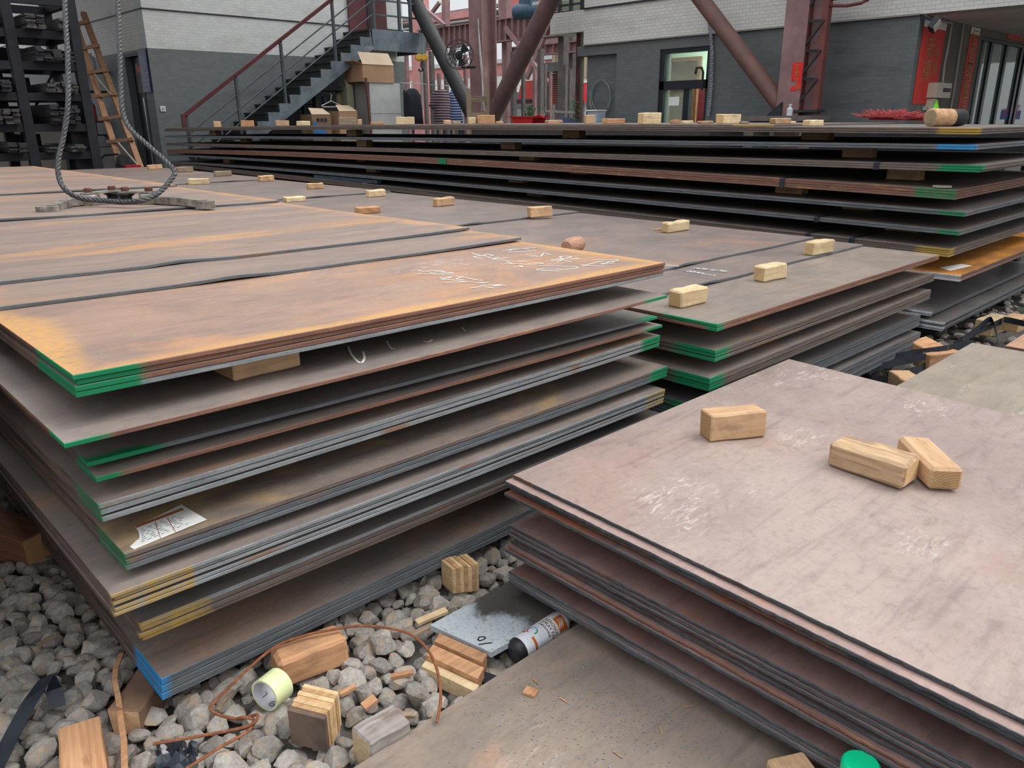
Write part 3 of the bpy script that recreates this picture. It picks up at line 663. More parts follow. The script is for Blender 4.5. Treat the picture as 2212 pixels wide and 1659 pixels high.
# ------------------------------------------------------------------ marks on the plates
CHALK = simple('chalk_white', C(236, 232, 226), C(212, 206, 198), 60, .9)
def stroke(b, pts, z, w=.0055):
    P = [pz(x, y, z) for x, y in pts]; Q = []
    for i in range(len(P)-1):
        for t in range(6):
            s = t/6; p0 = P[max(i-1, 0)]; p1 = P[i]; p2 = P[i+1]; p3 = P[min(i+2, len(P)-1)]
            Q.append(.5*((2*p1)+(p2-p0)*s+(2*p0-5*p1+4*p2-p3)*s*s+(3*p1-p0-3*p2+p3)*s**3))
    Q.append(P[-1])
    N = len(Q); vs_ = []
    for i, p in enumerate(Q):
        tt = Q[min(i+1, N-1)]-Q[max(i-1, 0)]; tt.z = 0; tt.normalize(); nn = Vector((-tt.y, tt.x, 0))*w/2
        vs_ += [p-nn, p+nn]
    b.add(vs_, [(2*i, 2*i+1, 2*i+3, 2*i+2) for i in range(N-1)])
s_ = 480/2212.0
ch = lambda lst: [(880+x*s_, 500+y*s_) for x, y in lst]
strokes = [[(110, 392), (180, 405), (290, 392), (370, 405)], [(98, 428), (220, 428), (330, 436), (465, 426)], [(270, 400), (370, 412), (460, 415), (350, 424), (225, 418)],
 [(325, 470), (440, 462), (350, 480), (300, 482)], [(300, 482), (420, 488), (640, 512), (800, 514)], [(560, 452), (490, 478), (560, 490)], [(480, 452), (610, 470), (700, 490), (745, 490)], [(370, 520), (560, 508), (740, 518), (810, 512)], [(625, 572), (740, 560), (855, 570)], [(720, 548), (850, 540), (945, 532), (860, 548), (985, 546)],
 [(640, 212), (740, 240), (800, 222), (855, 240)], [(745, 272), (660, 250), (720, 242), (830, 246)], [(790, 255), (890, 270), (1000, 255)], [(910, 252), (860, 275), (960, 285), (1060, 295)], [(1060, 296), (1190, 292), (1100, 288)], [(930, 323), (1100, 318), (1230, 330)], [(990, 295), (1050, 322)], [(1200, 318), (1290, 308), (1350, 315), (1240, 322)], [(1020, 347), (1145, 350), (1110, 335)],
 [(945, 185), (1100, 165), (1300, 152)], [(1035, 185), (1020, 178), (1140, 162), (1215, 168)], [(1000, 200), (1150, 195), (1280, 182)], [(1180, 225), (1290, 240), (1330, 240), (1360, 210), (1425, 225)], [(1210, 247), (1330, 242)],
 [(1545, 270), (1520, 245), (1580, 238), (1630, 248), (1560, 262)], [(1415, 282), (1560, 262), (1740, 262)], [(1430, 292), (1520, 278), (1640, 298)], [(1480, 270), (1600, 275), (1735, 260)], [(1480, 300), (1540, 280)],
 [(1310, 338), (1500, 340), (1650, 345), (1690, 358), (1540, 378), (1290, 380), (1380, 365), (1540, 366)], [(1330, 388), (1510, 394)],
 [(1715, 325), (1830, 335), (1955, 338)], [(1740, 340), (1880, 300), (1960, 290), (2000, 300), (1930, 318), (2050, 312)], [(1850, 275), (2100, 275), (2000, 300)], [(1960, 290), (2060, 300)]]
zA1 = lambda x: .870-.0115*(x-.355)
for st in strokes:
    b = MB(); stroke(b, ch(st), .8535)
    for v in b.v: v.z = .870-.0115*(v.x-.355)-.003*4*((v.x-.355)/1.8)*(1-(v.x-.355)/1.8)+.0011
    o = b.build('chalk_stroke', CHALK, A1_PLATE); o['label'] = 'white chalk stroke of the scribbled writing'
for st, zz, w_ in (([(752, 746), (760, 765), (778, 782), (787, 772), (784, 757)], .762, .006), ([(835, 735), (845, 752), (853, 751)], .760, .004), ([(914, 736), (926, 738), (934, 732)], .759, .005), ([(997, 706), (1005, 715)], .758, .004)):
    b = MB(); stroke(b, st, zz, w_)
    for v in b.v: v.z = .7655-.006*(v.x-.305)-.003*4*((v.x-.305)/1.8)*(1-(v.x-.305)/1.8)+.0012
    b.build('chalk_stroke', CHALK, A2_PLATE)
# stencilled lettering on the middle stack
STENCIL = simple('stencil_white', C(204, 208, 212), C(170, 174, 178), 50, .8, c3=C(140, 124, 116), t3=(.55, .62), s3=40)
def text_mb(body, size, mats, u, v, org, parent=None, name='lettering', depth=.0008, align='LEFT', bold=False):
    """flat lettering with text direction u and up direction v, lower left corner at org"""
    cu = bpy.data.curves.new('txt', 'FONT'); cu.body = body; cu.size = size; cu.align_x = align; cu.extrude = depth/2; cu.offset = .012*size if bold else 0
    ob = bpy.data.objects.new('txt', cu); COL.objects.link(ob); dg = bpy.context.evaluated_depsgraph_get()
    me = bpy.data.meshes.new_from_object(ob.evaluated_get(dg)); bpy.data.objects.remove(ob, do_unlink=True)
    u = Vector(u).normalized(); v = Vector(v).normalized(); n = u.cross(v)
    b = MB(); b.add([Vector(org)+u*p.co.x+v*p.co.y+n*p.co.z for p in me.vertices], [tuple(p.vertices) for p in me.polygons])
    return b.build(name, mats, parent)
SP = [o for o in bpy.data.objects if o.get('label', '').startswith('narrow brown plate strip')][0]
SQ = [o for o in bpy.data.objects if o.get('label', '').startswith('brown plate with stencilled')][0]
zt_ = .6603-.004*.45+.0012
p0 = pz(1478, 586, zt_); p1 = pz(1540, 597, zt_); u = (p1-p0); u.z = -.004*u.x
text_mb('2000mm', u.length*.29, STENCIL, u, Vector((-u.y, u.x, 0)), (p0.x, p0.y, zt_+.001), SP, bold=True)
p0 = pz(1493, 580, zt_); p1 = pz(1568, 588, zt_); u = (p1-p0); u.z = -.004*u.x
text_mb('有限公司', u.length*.25, STENCIL, u, Vector((-u.y, u.x, 0)), (p0.x, p0.y, zt_+.001), SP, bold=True)
zt_ = .6720-.004*.45+.0012
p0 = pz(1436, 574, zt_); p1 = pz(1468, 577, zt_); u = (p1-p0); u.z = -.004*u.x
text_mb('钢铁', u.length*.45, STENCIL, u, Vector((-u.y, u.x, 0)), (p0.x, p0.y, zt_+.001), SQ, bold=True)
# torn paper label on the sixth layer, no code printed
zz = .5020-.0075*.1+.0011
PAPER = simple('white_label_paper', C(236, 236, 232), C(226, 226, 222), 30, .6)
INK = simple('grey_print', C(150, 158, 164), C(130, 138, 146), 60, .7); LINE = simple('brown_print', C(176, 112, 70), C(160, 96, 58), 60, .7)
ls = lambda x, y: pz(255+x*220/2212, 1060+y*220/2212, zz)
outl = [(370, 790), (430, 870), (460, 960), (465, 1040), (390, 1090), (330, 1150), (255, 1220), (350, 1275), (1930, 630), (1480, 365), (1380, 300)]
b = MB(); b.prism([ls(*p) for p in outl], (0, 0, .0006)); lab_o = b.build('paper_label', PAPER)
tag(lab_o, 'torn white paper label lying on the sixth layer of the left stack', 'label')
b = MB(); b.prism([ls(375, 770)+Vector((0, 0, .0007)), ls(400, 815)+Vector((0, 0, .0007)), ls(1440, 420)+Vector((0, 0, .0007)), ls(1385, 380)+Vector((0, 0, .0007))], (0, 0, .0002)); b.build('brown_header', LINE, lab_o)
b = MB(); e3 = Vector((0, 0, .0009))
def lerp2(a, b_, t): return (a[0]+(b_[0]-a[0])*t, a[1]+(b_[1]-a[1])*t)
for r in range(1, 8):
    t = r/8; a0 = lerp2((440, 830), (420, 1190), t); a1 = lerp2((1480, 430), (1800, 640), t)
    rr = random.Random(r); s = .06
    while s < .78:
        w = rr.uniform(.03, .10)
        q0 = ls(*lerp2(a0, a1, s)); q1 = ls(*lerp2(a0, a1, s+w)); dy = Vector((-.0, -.0032, 0))
        b.add([q0+e3, q1+e3, q1+dy+e3, q0+dy+e3], [(0, 1, 2, 3)]); s += w+rr.uniform(.03, .09)
b.build('printed_lines', INK, lab_o)
b = MB()
for t in (.36, .60):
    q0 = ls(*lerp2((440, 830), (1480, 430), t)); q1 = ls(*lerp2((430, 1240), (1860, 660), t*.96)); b.bar(q0+e3, q1+e3, .0012, .0003)
b.build('table_rules', LINE, lab_o)
# label on the orange rear bundle
b = MB(); zg = .4448; b.prism([pz(2030, 578, zg), pz(2052, 585, zg), pz(2100, 574, zg), pz(2075, 570, zg)], (0, 0, .0006)); tag(b.build('paper_label', PAPER), 'small white paper label on the orange-rusted rear bundle', 'label')
# green dab on the side of the brown rear bundle
c = px_(955, 350, XF-.0042); b = MB(); b.box((XF-.0042, c.y, topF(4, c.y)-.026), (.0006, .12, .05))
G_ = [o for o in bpy.data.objects if o.get('label', '').startswith('first plate down in the brown fourth')][0]
b.build('green_dab', simple('green_paint', GREEN, C(16, 120, 76), 10, .6), G_)

# ------------------------------------------------------------------ lifting hooks and wire rope on stack A
zh = .8912-.0115*.9-.001
def hp(x, y, dz=0.0): v = pz(x, y, zh); v.z += dz; return v
h1 = thing('plate_hook', 'left iron plate-lifting hook lying on the rusty left stack', 'lifting hook', hp(190, 452))
def hook(root, tip0, tip1, knee, eye, sheave, flip):
    T0, T1, K, Ey, S = hp(*tip0), hp(*tip1), hp(*knee), hp(*eye), hp(*sheave)
    up = Vector((0, 0, 1))
    b = MB(); d = (T1-T0).normalized(); s = Vector((-d.y, d.x, 0))
    pts = []
    for k in range(9):
        a = math.pi*(.5+k/8); pts.append(T0+d*.03+(d*math.cos(a)+s*math.sin(a))*.032)
    pts += [T1-s*.032, T1+s*.032]
    b.prism([p+up*.002 for p in pts], (0, 0, .036)); b.build('hook_tip', IRON, root)
    b = MB(); d2 = (Ey-T1); b.bar(T1-d*.03+up*.024, K+up*.032, .045, .036); b.bar(K+up*.032, Ey+up*.034, .05, .036); b.build('hook_arm', IRON, root)
    b = MB(); b.lathe([(.0, .004), (.048, .004), (.052, .010), (.052, .058), (.048, .064), (0, .064)], 20, 0, Ey); b.build('eye', IRON, root, smooth=True)
    for z0 in (.010, .066):
        b = MB(); dd = (S-Ey).normalized(); ss = Vector((-dd.y, dd.x, 0)); P = []
        for k in range(9): a = math.pi*(.5+k/8); P.append(Ey+(dd*math.cos(a)+ss*math.sin(a))*.04)
        for k in range(9): a = math.pi*(-.5+k/8); P.append(S+(dd*math.cos(a)+ss*math.sin(a))*.036)
        b.prism([p+up*z0 for p in P], (0, 0, .009)); b.build('link_plate', IRON, root)
    b = MB(); b.lathe([(0, .02), (.045, .02), (.046, .026), (.03, .036), (.03, .046), (.046, .057), (.045, .063), (0, .063)], 20, 0, S); b.build('sheave', IRON_D, root, smooth=True)
    for q, zt in ((Ey, .075), (S, .075)):
        b = MB(); b.lathe([(0, 0), (.02, 0), (.02, .018), (.015, .022), (0, .022)], 6, 0, q+up*zt); b.build('bolt', RUSTY, root)
hook(h1, (80, 464), (130, 461), (150, 451), (196, 447), (247, 441), 1)
h2 = thing('plate_hook', 'right iron plate-lifting hook lying on the rusty left stack', 'lifting hook', hp(370, 446))
hook(h2, (462, 451), (432, 450), (392, 448), (326, 444), (275, 444), -1)
ROPE = simple('galvanised_wire_rope', C(92, 93, 94), C(58, 59, 61), 90, .42, .5)
rp = [(134, -160, 4.2), (138, -60, 4.15), (141, 30, 4.1), (146, 120, 4.05), (147, 220, 4.0), (138, 290, 3.98), (126, 345, 3.95), (128, 385, 3.93), (142, 410, 3.92), (165, 425, 3.95), (192, 431, 3.99), (225, 433, 4.0), (262, 436, 3.96), (300, 434, 3.93), (322, 428, 3.95), (345, 415, 4.0), (368, 390, 4.05), (377, 370, 4.08), (355, 345, 4.1), (318, 312, 4.12), (283, 280, 4.14), (268, 252, 4.15), (262, 215, 4.16), (259, 120, 4.2), (256, 30, 4.25), (253, -60, 4.3), (251, -160, 4.35)]
P = [pd(*p) for p in rp]; Q = []
for i in range(len(P)-1):
    n = max(3, int((P[i+1]-P[i]).length/.008))
    for t in range(n):
        s = t/n; p0 = P[max(i-1, 0)]; p1 = P[i]; p2 = P[i+1]; p3 = P[min(i+2, len(P)-1)]
        Q.append(.5*((2*p1)+(p2-p0)*s+(2*p0-5*p1+4*p2-p3)*s*s+(3*p1-p0-3*p2+p3)*s**3))
zmin = zh+.014
for q in Q:
    if q.z < zmin: q.z = zmin
b = MB(); b.tube(Q, .0118, 18, lobes=6, twist=42); tag(b.build('wire_rope_sling', ROPE, smooth=False), 'twisted steel wire rope hanging down to the two iron hooks', 'wire rope')

# ------------------------------------------------------------------ gravel
def stone_mesh(seed, sub=1):
    r = random.Random(seed); bm = bmesh.new(); bmesh.ops.create_icosphere(bm, subdivisions=2, radius=1)
    sc = Vector((r.uniform(.85, 1.25), r.uniform(.7, 1.0), r.uniform(.55, .85)))
    pl = [(Vector((r.uniform(-1, 1), r.uniform(-1, 1), r.uniform(-1, 1))).normalized(), r.uniform(.55, .82)) for _ in range(11)]
    for v in bm.verts:
        c = v.co.copy()
        for n, d in pl:
            k = c.dot(n)
            if k > d: c -= n*(k-d)
        c *= 1+.10*mnoise.noise(c*2.2+Vector((seed, 0, 0)))
        v.co = Vector((c.x*sc.x, c.y*sc.y, c.z*sc.z))*1.18
    me = bpy.data.meshes.new('gravel_stone'); bm.to_mesh(me); bm.free(); return me
STN = NT('grey_crushed_stone'); _v = STN.coord()
_c1 = STN.mix(STN.ramp(STN.noise(_v, 2.6, 8, .7), .3, .7), C(190, 184, 177), C(152, 146, 140))
_c1 = STN.mix(STN.ramp(STN.noise(_v, 1.0, 5), .52, .66), _c1, C(190, 168, 146))
_oi = STN.n('ShaderNodeObjectInfo'); _hs = STN.n('ShaderNodeHueSaturation'); STN.l(_c1, _hs.inputs['Color'])
STN.l(STN.math('ADD', STN.math('MULTIPLY', _oi.outputs['Random'], .5), .72), _hs.inputs['Value'])
STN.bump(STN.noise(_v, 5, 6, .75), .45, .10); STN = STN.out(_hs.outputs[0], .85, 0, .25)
variants = [stone_mesh(i) for i in range(12)]
for me in variants: me.materials.append(STN)
STN2 = NT('grey_crushed_stone_bed'); _v = STN2.coord(rnd=False)
STN2.bump(STN2.noise(_v, 90, 5, .7), .5, .004)
_big = STN2.n('ShaderNodeTexVoronoi'); _big.inputs['Scale'].default_value = 22; STN2.l(_v, _big.inputs['Vector'])
_c2 = STN2.mix(STN2.ramp(STN2.noise(_v, 40, 6, .7), .3, .7), C(184, 176, 168), C(142, 136, 131))
_sep = STN2.n('ShaderNodeSeparateColor'); STN2.l(_big.outputs['Color'], _sep.inputs[0])
_c2 = STN2.mix(STN2.math('MULTIPLY', _sep.outputs[0], .6), _c2, C(96, 88, 82)); STN2 = STN2.out(_c2, .88, 0, .2)
cand = []
rg = random.Random(11)
# jittered grid of stones over the gravel strip (left of, in front of and beyond stack A's corner, and the right-hand gap)
def near_ok(x, y):
    if y < 1.12 and x > .28: return False                         # under plate E
    return True
step = .046
y = .75
while y < 3.4:
    x = -.55
    while x < 2.0:
        X = x+rg.uniform(-.014, .014); Yv = y+rg.uniform(-.014, .014)
        if near_ok(X, Yv) and not (X > .5 and Yv > 1.95):
            v = RC.T @ (np.array([X, Yv, .02])-ORG)
            if v[2] < 0:
                u_ = IW/2+FPX*v[0]/-v[2]; w_ = IH/2-FPX*v[1]/-v[2]
                if -150 < u_ < 1500 and 950 < w_ < 1800: cand.append((X, Yv, u_, w_, -v[2]))
        x += step
    y += step
def visible_rank(c):
    X, Yv, u_, w_, d = c
    hidden = (X > .40 and Yv > 1.62) or (Yv < 1.13 and X > .25)
    off = not (-10 < u_ < 1120 and w_ < 1670)
    return (hidden or off, d)
cand.sort(key=visible_rank)
ind = cand[:300]; rest = cand[300:]
lows = [(pz(x, y, .03), r) for x, y, r in ((585, 1490, .07), (970, 1410, .07), (1010, 1440, .08), (1050, 1450, .07), (945, 1400, .06), (660, 1420, .08), (720, 1400, .06), (600, 1440, .06), (678, 1550, .08), (660, 1590, .06), (815, 1570, .08), (830, 1600, .06), (190, 1610, .09), (260, 1520, .07), (300, 1500, .07), (1000, 1270, .07), (1130, 1400, .06), (1180, 1370, .06), (1060, 1340, .12), (1150, 1290, .12), (40, 1170, .12))]
def sunk(X, Yv): return .022 if any((X-p.x)**2+(Yv-p.y)**2 < r*r for p, r in lows) else 0.0
def stone_size(k): return random.Random(k*13+5).uniform(.021, .036)
for k, (X, Yv, u_, w_, d) in enumerate(ind):
    rr = random.Random(k); s = stone_size(k)
    o = bpy.data.objects.new('gravel_stone', variants[k % 12]); COL.objects.link(o)
    o.location = (X, Yv, -.010+s*.62+rr.uniform(-.004, .010)-sunk(X, Yv)); o.scale = (s, s, s); o.rotation_euler = (rr.uniform(-.6, .6), rr.uniform(-.6, .6), rr.uniform(0, 6.28))
    tag(o, 'grey crushed stone in the gravel bed around the left front stack', 'stone', 'gravel stones')
vv = [np.array([v.co for v in me.vertices]) for me in variants]; ff = [[tuple(p.vertices) for p in me.polygons] for me in variants]
b = MB()
def add_stone(X, Yv, z, s, k):
    rr = random.Random(k+5000); R = np.array(Matrix.Rotation(rr.uniform(0, 6.28), 3, 'Z') @ Matrix.Rotation(rr.uniform(-.7, .7), 3, 'X'))
    q = vv[k % 12] @ R.T*s+np.array([X, Yv, z]); o0 = len(b.v)
    b.v += [Vector(t) for t in q]; b.f += [tuple(i+o0 for i in f) for f in ff[k % 12]]; b.m += [0]*len(ff[k % 12])
for k, (X, Yv, u_, w_, d) in enumerate(rest): add_stone(X, Yv, -.010+.015-sunk(X, Yv), stone_size(k+700), k)
for k in range(700):                                               # lower layer that fills the chinks
    X = rg.uniform(-.5, 1.6); Yv = rg.uniform(.85, 2.6); add_stone(X, Yv, -.012, rg.uniform(.018, .026), k)
for k in range(520):                                               # gravel in the gap beyond the right foreground stack
    add_stone(rg.uniform(2.8, 7.0), rg.uniform(.7, 1.6), .012, rg.uniform(.018, .034), k)
me = bpy.data.meshes.new('gravel_bed'); me.from_pydata([tuple(v) for v in b.v], [], b.f); me.materials.append(STN2)
o = bpy.data.objects.new('gravel_bed', me); COL.objects.link(o); tag(o, 'bed of grey crushed stone under and between the steel stacks', 'gravel', kind='stuff')

# ------------------------------------------------------------------ debris on the gravel
GW = 'timber offcuts on the gravel'
wood_px('orange-brown timber offcut with a split top beside the tape roll', .098, (601, 1433), (752, 1376), (571, 1396), h=.082, top=True, mats=W_ORANGE, group=GW, W=.075, bev=.01)
def ply(label, z, Pc, Pa, Pb, h, nl=7, grimy=True):
    """block of laminated plywood: each ply a slab of its own thickness"""
    c = pz(*Pc, z); u = pz(*Pa, z)-c; v = pz(*Pb, z)-c; r = random.Random(int(Pc[0]))
    root = thing('plywood_block', label, 'plywood block', (c.x, c.y, z-h), GW); t = 0
    for k in range(nl):
        w = (1/nl); e0 = r.uniform(-.03, .05); e1 = r.uniform(-.03, .03)
        b = MB(); p0 = c+v*(t+.004)+u*e0; p1 = c+v*(t+w)+u*e0
        hh = h+r.uniform(-.005, .003)
        b.prism([p0-Vector((0, 0, h)), p0+u*(1+e1-e0)-Vector((0, 0, h)), p1+u*(1+e1-e0)-Vector((0, 0, h)), p1-Vector((0, 0, h))], (0, 0, hh))
        b.build('ply', PLYF if (grimy and k == 0) else [PLY1, PLY2][k % 2], root); t += w
PLY1 = wood_mat('plywood_light', C(226, 192, 142), C(204, 164, 110), C(176, 128, 80)); PLY2 = wood_mat('plywood_tan', C(212, 170, 118), C(180, 134, 86), C(140, 96, 60)); PLYF = simple('plywood_grimy_face', C(118, 98, 86), C(92, 76, 70), 14, .8, c3=C(150, 116, 90), t3=(.6, .75), s3=12)
ply('laminated plywood block with a grimy face in front of the tape roll', .105, (621, 1533), (700, 1553), (657, 1476), .09)
ply('upright laminated plywood block beside the spray-painted offcut plate', .098, (978, 1228), (952, 1206), (1035, 1219), .085, 7, False)
wood_px('timber block with a greyed flaking top at the edge of the brown foreground plate', .092, (796.6, 1608), (876.6, 1563.5), (760, 1566.6), h=.09, top=True, mats=W_GREY, group=GW, Wr=(.06, .11))
bb = thing('split_beam', 'split brown timber beam lying beside the brown foreground plate', 'timber', (1.0, 1.22, 0), GW)
c = pz(910, 1428, .056); a = pz(1024, 1482, .056); s = pz(950, 1370, .056); u = (a-c); v = (s-c)
for k, (t0, t1, hz, mt) in enumerate(((0, .22, .040, W_PALE[0]), (.24, .62, .054, W_ORANGE[0]), (.62, .70, .040, W_PALE[0]), (.70, 1.0, .058, W_ORANGE[0]))):
    b = MB(); p0 = c+v*t0; p1 = c+v*t1
    z0 = Vector((0, 0, -.055)); b.prism([p0+z0, p0+u*(1.02-.03*k)+z0, p1+u*(1.02-.03*k)+z0, p1+z0], (0, 0, hz)); b.build('split_strip', mt, bb)
wood_px('orange-brown timber offcut cut off by the lower left picture edge', .085, (122.7, 1573), (128, 1680), (214, 1546), h=.08, top=True, mats=W_ORANGE, group=GW, Wr=(.06, .11), L=.2)
wood_px('brown timber bearer sticking out under the blue corner of the left stack', .072, (231, 1533.5), (300, 1440), (301, 1535), h=.07, top=True, mats=[simple('grimy_plank_top', C(140, 108, 84), C(108, 84, 68), 10, .8, stretch=(1, 1, 1), c3=C(190, 146, 96), t3=(.6, .75)), W_TAN[0]], group=GW, Wr=(.06, .1), L=.3)
wood_px('dim orange timber bearer in the shadow left of the left stack', .11, (45, 1170), (-60, 1140), (95, 1150), h=.10, top=True, mats=[wood_mat('shaded_orange_timber', C(150, 98, 64), C(124, 78, 52), C(92, 60, 42)), W_ORANGE[1]], group=GW, W=.12, L=.3)  # timber colour darkened to stand in for the shadow on it
b = MB(); sp = [(262, 1412), (250, 1446), (248, 1470), (256, 1510), (262, 1560), (268, 1600), (270, 1680)]
b.ribbon([pz(x, y, .075+.02*math.sin(i)) for i, (x, y) in enumerate(sp)], (.8, -.5, .2), .012, .004); tag(b.build('wood_sliver', W_ORANGE[0]), 'long thin reddish wood sliver across the gravel', 'splinter')
for (x0, y0, x1, y1, w, lab, mt) in ((900, 1345, 965, 1318, .022, 'pale splintered stick left of the spray-painted plate', W_PALE[0]), (890, 1372, 935, 1350, .016, 'dark stick tucked beneath the pale splintered stick', W_OLD[0]), (845, 1462, 893, 1452, .014, 'short reddish splinter on the gravel by the rusty wire', W_ORANGE[0]), (735, 1500, 768, 1482, .012, 'small reddish splinter behind the plywood block', W_ORANGE[0]), (866, 1545, 900, 1545, .014, 'dark splinter next to the greyed timber block', W_OLD[0]), (785, 1528, 812, 1508, .024, 'chunky pinkish wood chip between the stones', W_ORANGE[0]), (80, 1395, 120, 1372, .012, 'dark reddish splinter in the shaded gravel', W_OLD[0]), (470, 1535, 500, 1490, .012, 'brown stick inside the wire loop', W_OLD[0])):
    b = MB(); b.bar(pz(x0, y0, .042), pz(x1, y1, .05), w, .008); tag(b.build('wood_splinter', mt), lab, 'splinter', 'splinters on the gravel')
# black steel strap at lower left
b = MB(); sp = [(-30, 1700, .05), (0, 1640, .05), (30, 1580, .055), (62, 1520, .07), (92, 1476, .09), (112, 1466, .095), (118, 1490, .07), (124, 1528, .045)]
S_ = [pz(*p) for p in sp]; b.ribbon(S_, [(S_[min(i+1, 7)]-S_[max(i-1, 0)]).cross(Vector((0, 0, 1))) for i in range(8)], .034, .0015); tag(b.build('steel_strap', STRAP), 'bent black steel strap at the lower left picture edge', 'strap')
# rusty wire
WIRE = simple('rusty_wire', C(150, 96, 66), C(112, 70, 50), 60, .85)
def wire(pts, lab, r=.0036):
    P = [pz(*p) for p in pts]; Q = []
    for i in range(len(P)-1):
        for t in range(8):
            s = t/8; p0 = P[max(i-1, 0)]; p1 = P[i]; p2 = P[i+1]; p3 = P[min(i+2, len(P)-1)]
            Q.append(.5*((2*p1)+(p2-p0)*s+(2*p0-5*p1+4*p2-p3)*s*s+(3*p1-p0-3*p2+p3)*s**3))
    Q.append(P[-1]); b = MB(); b.tube(Q, r, 7); tag(b.build('rusty_wire', WIRE, smooth=True), lab, 'wire')
wire([(943, 1560, .068), (952, 1510, .09), (945, 1450, .10), (925, 1405, .10), (890, 1372, .10), (845, 1358, .105), (780, 1352, .11), (720, 1360, .112), (650, 1375, .112), (590, 1400, .11), (520, 1460, .09), (465, 1515, .07), (454, 1530, .065), (470, 1543, .06), (515, 1553, .06), (545, 1546, .07), (557, 1545, .075), (550, 1560, .07), (520, 1573, .065), (430, 1590, .07), (330, 1607, .085)], 'curved rusty wire arching over the gravel and timber')
wire([(512, 1552, .062), (530, 1550, .07), (548, 1556, .062), (535, 1580, .06), (470, 1618, .058), (412, 1655, .055), (380, 1675, .05)], 'short rusty wire end hooked onto the long curved wire')
# tape roll
f0 = pz(570, 1502, .050); f1 = pz(600, 1480, .058); ax = Vector((.55, .55, .18)).normalized()
rv, uv, vvw = (Vector(RC @ np.array(q)) for q in ((1, 0, 0), (0, 1, 0), (0, 0, 1)))
vdir = (Vector((0, 0, EYE))-f0).normalized(); ax = (-vdir*.72+(rv*.78+uv*.63)*.69).normalized(); org = pz(571, 1503, .062)
tp = thing('tape_roll', 'pale yellow tape roll with a white core lying on the gravel', 'tape roll', org)
MB().lathe([(.0345, 0), (.0385, 0), (.0385, .052), (.0345, .052)], 40, 0, org, ax, False).build('tape_winding', simple('pale_yellow_tape', C(232, 240, 190), C(222, 232, 176), 10, .22), tp, smooth=True)
MB().lathe([(.0345, .0003), (.033, .0003), (.033, .0517), (.0345, .0517)], 40, 0, org, ax, False).build('cardboard_core', simple('white_core', C(214, 214, 220), C(196, 196, 204), 30, .6), tp, smooth=True)
uu = ax.orthogonal().normalized()
b = MB(); ww = ax.cross(uu)
def incore(a, h): return org+ax*h+(uu*math.cos(a)+ww*math.sin(a))*.0327
base = None
dn = Vector((0, 0, -1)); dn = (dn-ax*dn.dot(ax)).normalized(); a0 = math.atan2(dn.dot(ww), dn.dot(uu))
for lst in ([(-.5, .008), (-.5, .024), (.05, .024), (.05, .012)], [(-.35, .008), (-.35, .018), (-.08, .018), (-.08, .010), (-.35, .010)], [(.75, .016), (.75, .03), (.95, .03)]):
    for (q, h), (q2, h2) in zip(lst, lst[1:]):
        b.bar(incore(a0+q, h), incore(a0+q2, h2), .0014, .0008)
b.build('core_print', simple('dark_print', C(52, 60, 64)), tp)
# spray-painted offcut plate, can, film
b = MB(); q = [pz(929, 1350, .062), pz(1061, 1409, .062), pz(1290, 1282, .062), pz(1150, 1228, .062)]
r_ = MB(); r_.prism(q, (0, 0, -.016))
m = NT('spray_painted_steel'); v = m.coord((1, 1, 1)); nz = m.noise(v, 9, 6, .6, .4); tc = m.n('ShaderNodeTexCoord'); sx = m.n('ShaderNodeSeparateXYZ'); m.l(tc.outputs['Object'], sx.inputs[0])
msk = m.ramp(m.math('SUBTRACT', m.math('ADD', nz, m.math('MULTIPLY', sx.outputs[1], -.4)), m.math('MULTIPLY', sx.outputs[0], 3.0)), .60, .80)
col = m.mix(msk, C(92, 88, 84), C(198, 206, 212)); sp4 = m.noise(v, 120, 3); col = m.mix(m.math('MULTIPLY', m.ramp(sp4, .5, .75), .5), col, C(70, 66, 62))
SPM = m.out(col, .42, .2)
so = r_.build('offcut_plate', [SPM]); tag(so, 'small offcut plate sprayed silver-white, lying on the gravel by the can', 'steel plate')
b = MB(); zz = .0632
for lst in ([(1032, 1382), (1035, 1376), (1046, 1375), (1049, 1379), (1038, 1384), (1032, 1382)], [(1034, 1392), (1063, 1388)]):
    for p, q_ in zip(lst, lst[1:]): b.bar(pz(*p, zz), pz(*q_, zz), .0032, .0006)
b.build('marker_stroke', simple('black_marker', C(44, 42, 42)), so)
a = pz(1121, 1403, .038); e = pz(1204, 1349, .038); d = (e-a); L = .185; d.normalize()
can = thing('spray_can', 'white and orange aerosol spray can lying beside the brown foreground plate', 'spray can', a)
CANW = simple('can_white', C(226, 228, 232), C(214, 216, 222), 8, .3); CANO = simple('can_orange', C(206, 112, 46), C(190, 98, 38), 8, .35); CAND = simple('can_dark_base', C(74, 74, 78), C(58, 58, 62), 10, .35, .6)
MB().lathe([(0, -.012), (.024, -.008), (.031, -.002), (.0325, .012), (.0325, .016)], 32, 0, a-d*.014, d).build('can_base', CAND, can, smooth=True)
MB().lathe([(.0325, .0), (.0328, .004), (.0328, .15), (.0318, .156)], 40, 0, a, d).build('can_body', CANW, can, smooth=True)
MB().lathe([(.0325, .152), (.030, .162), (.022, .170), (.016, .172), (.016, .178), (0, .178)], 32, 0, a, d).build('can_shoulder', CANW, can, smooth=True)
MB().lathe([(.0, .176), (.012, .176), (.013, .180), (.012, .192), (.009, .196), (0, .196)], 20, 0, a, d).build('nozzle', simple('nozzle_grey', C(206, 208, 210)), can, smooth=True)
upc = Vector((-.42, -.45, .79)); upc = (upc-d*upc.dot(d)).normalized(); sidec = d.cross(upc)
def cyl(h, ang): return a+d*h+(upc*math.cos(ang)+sidec*math.sin(ang))*.0331
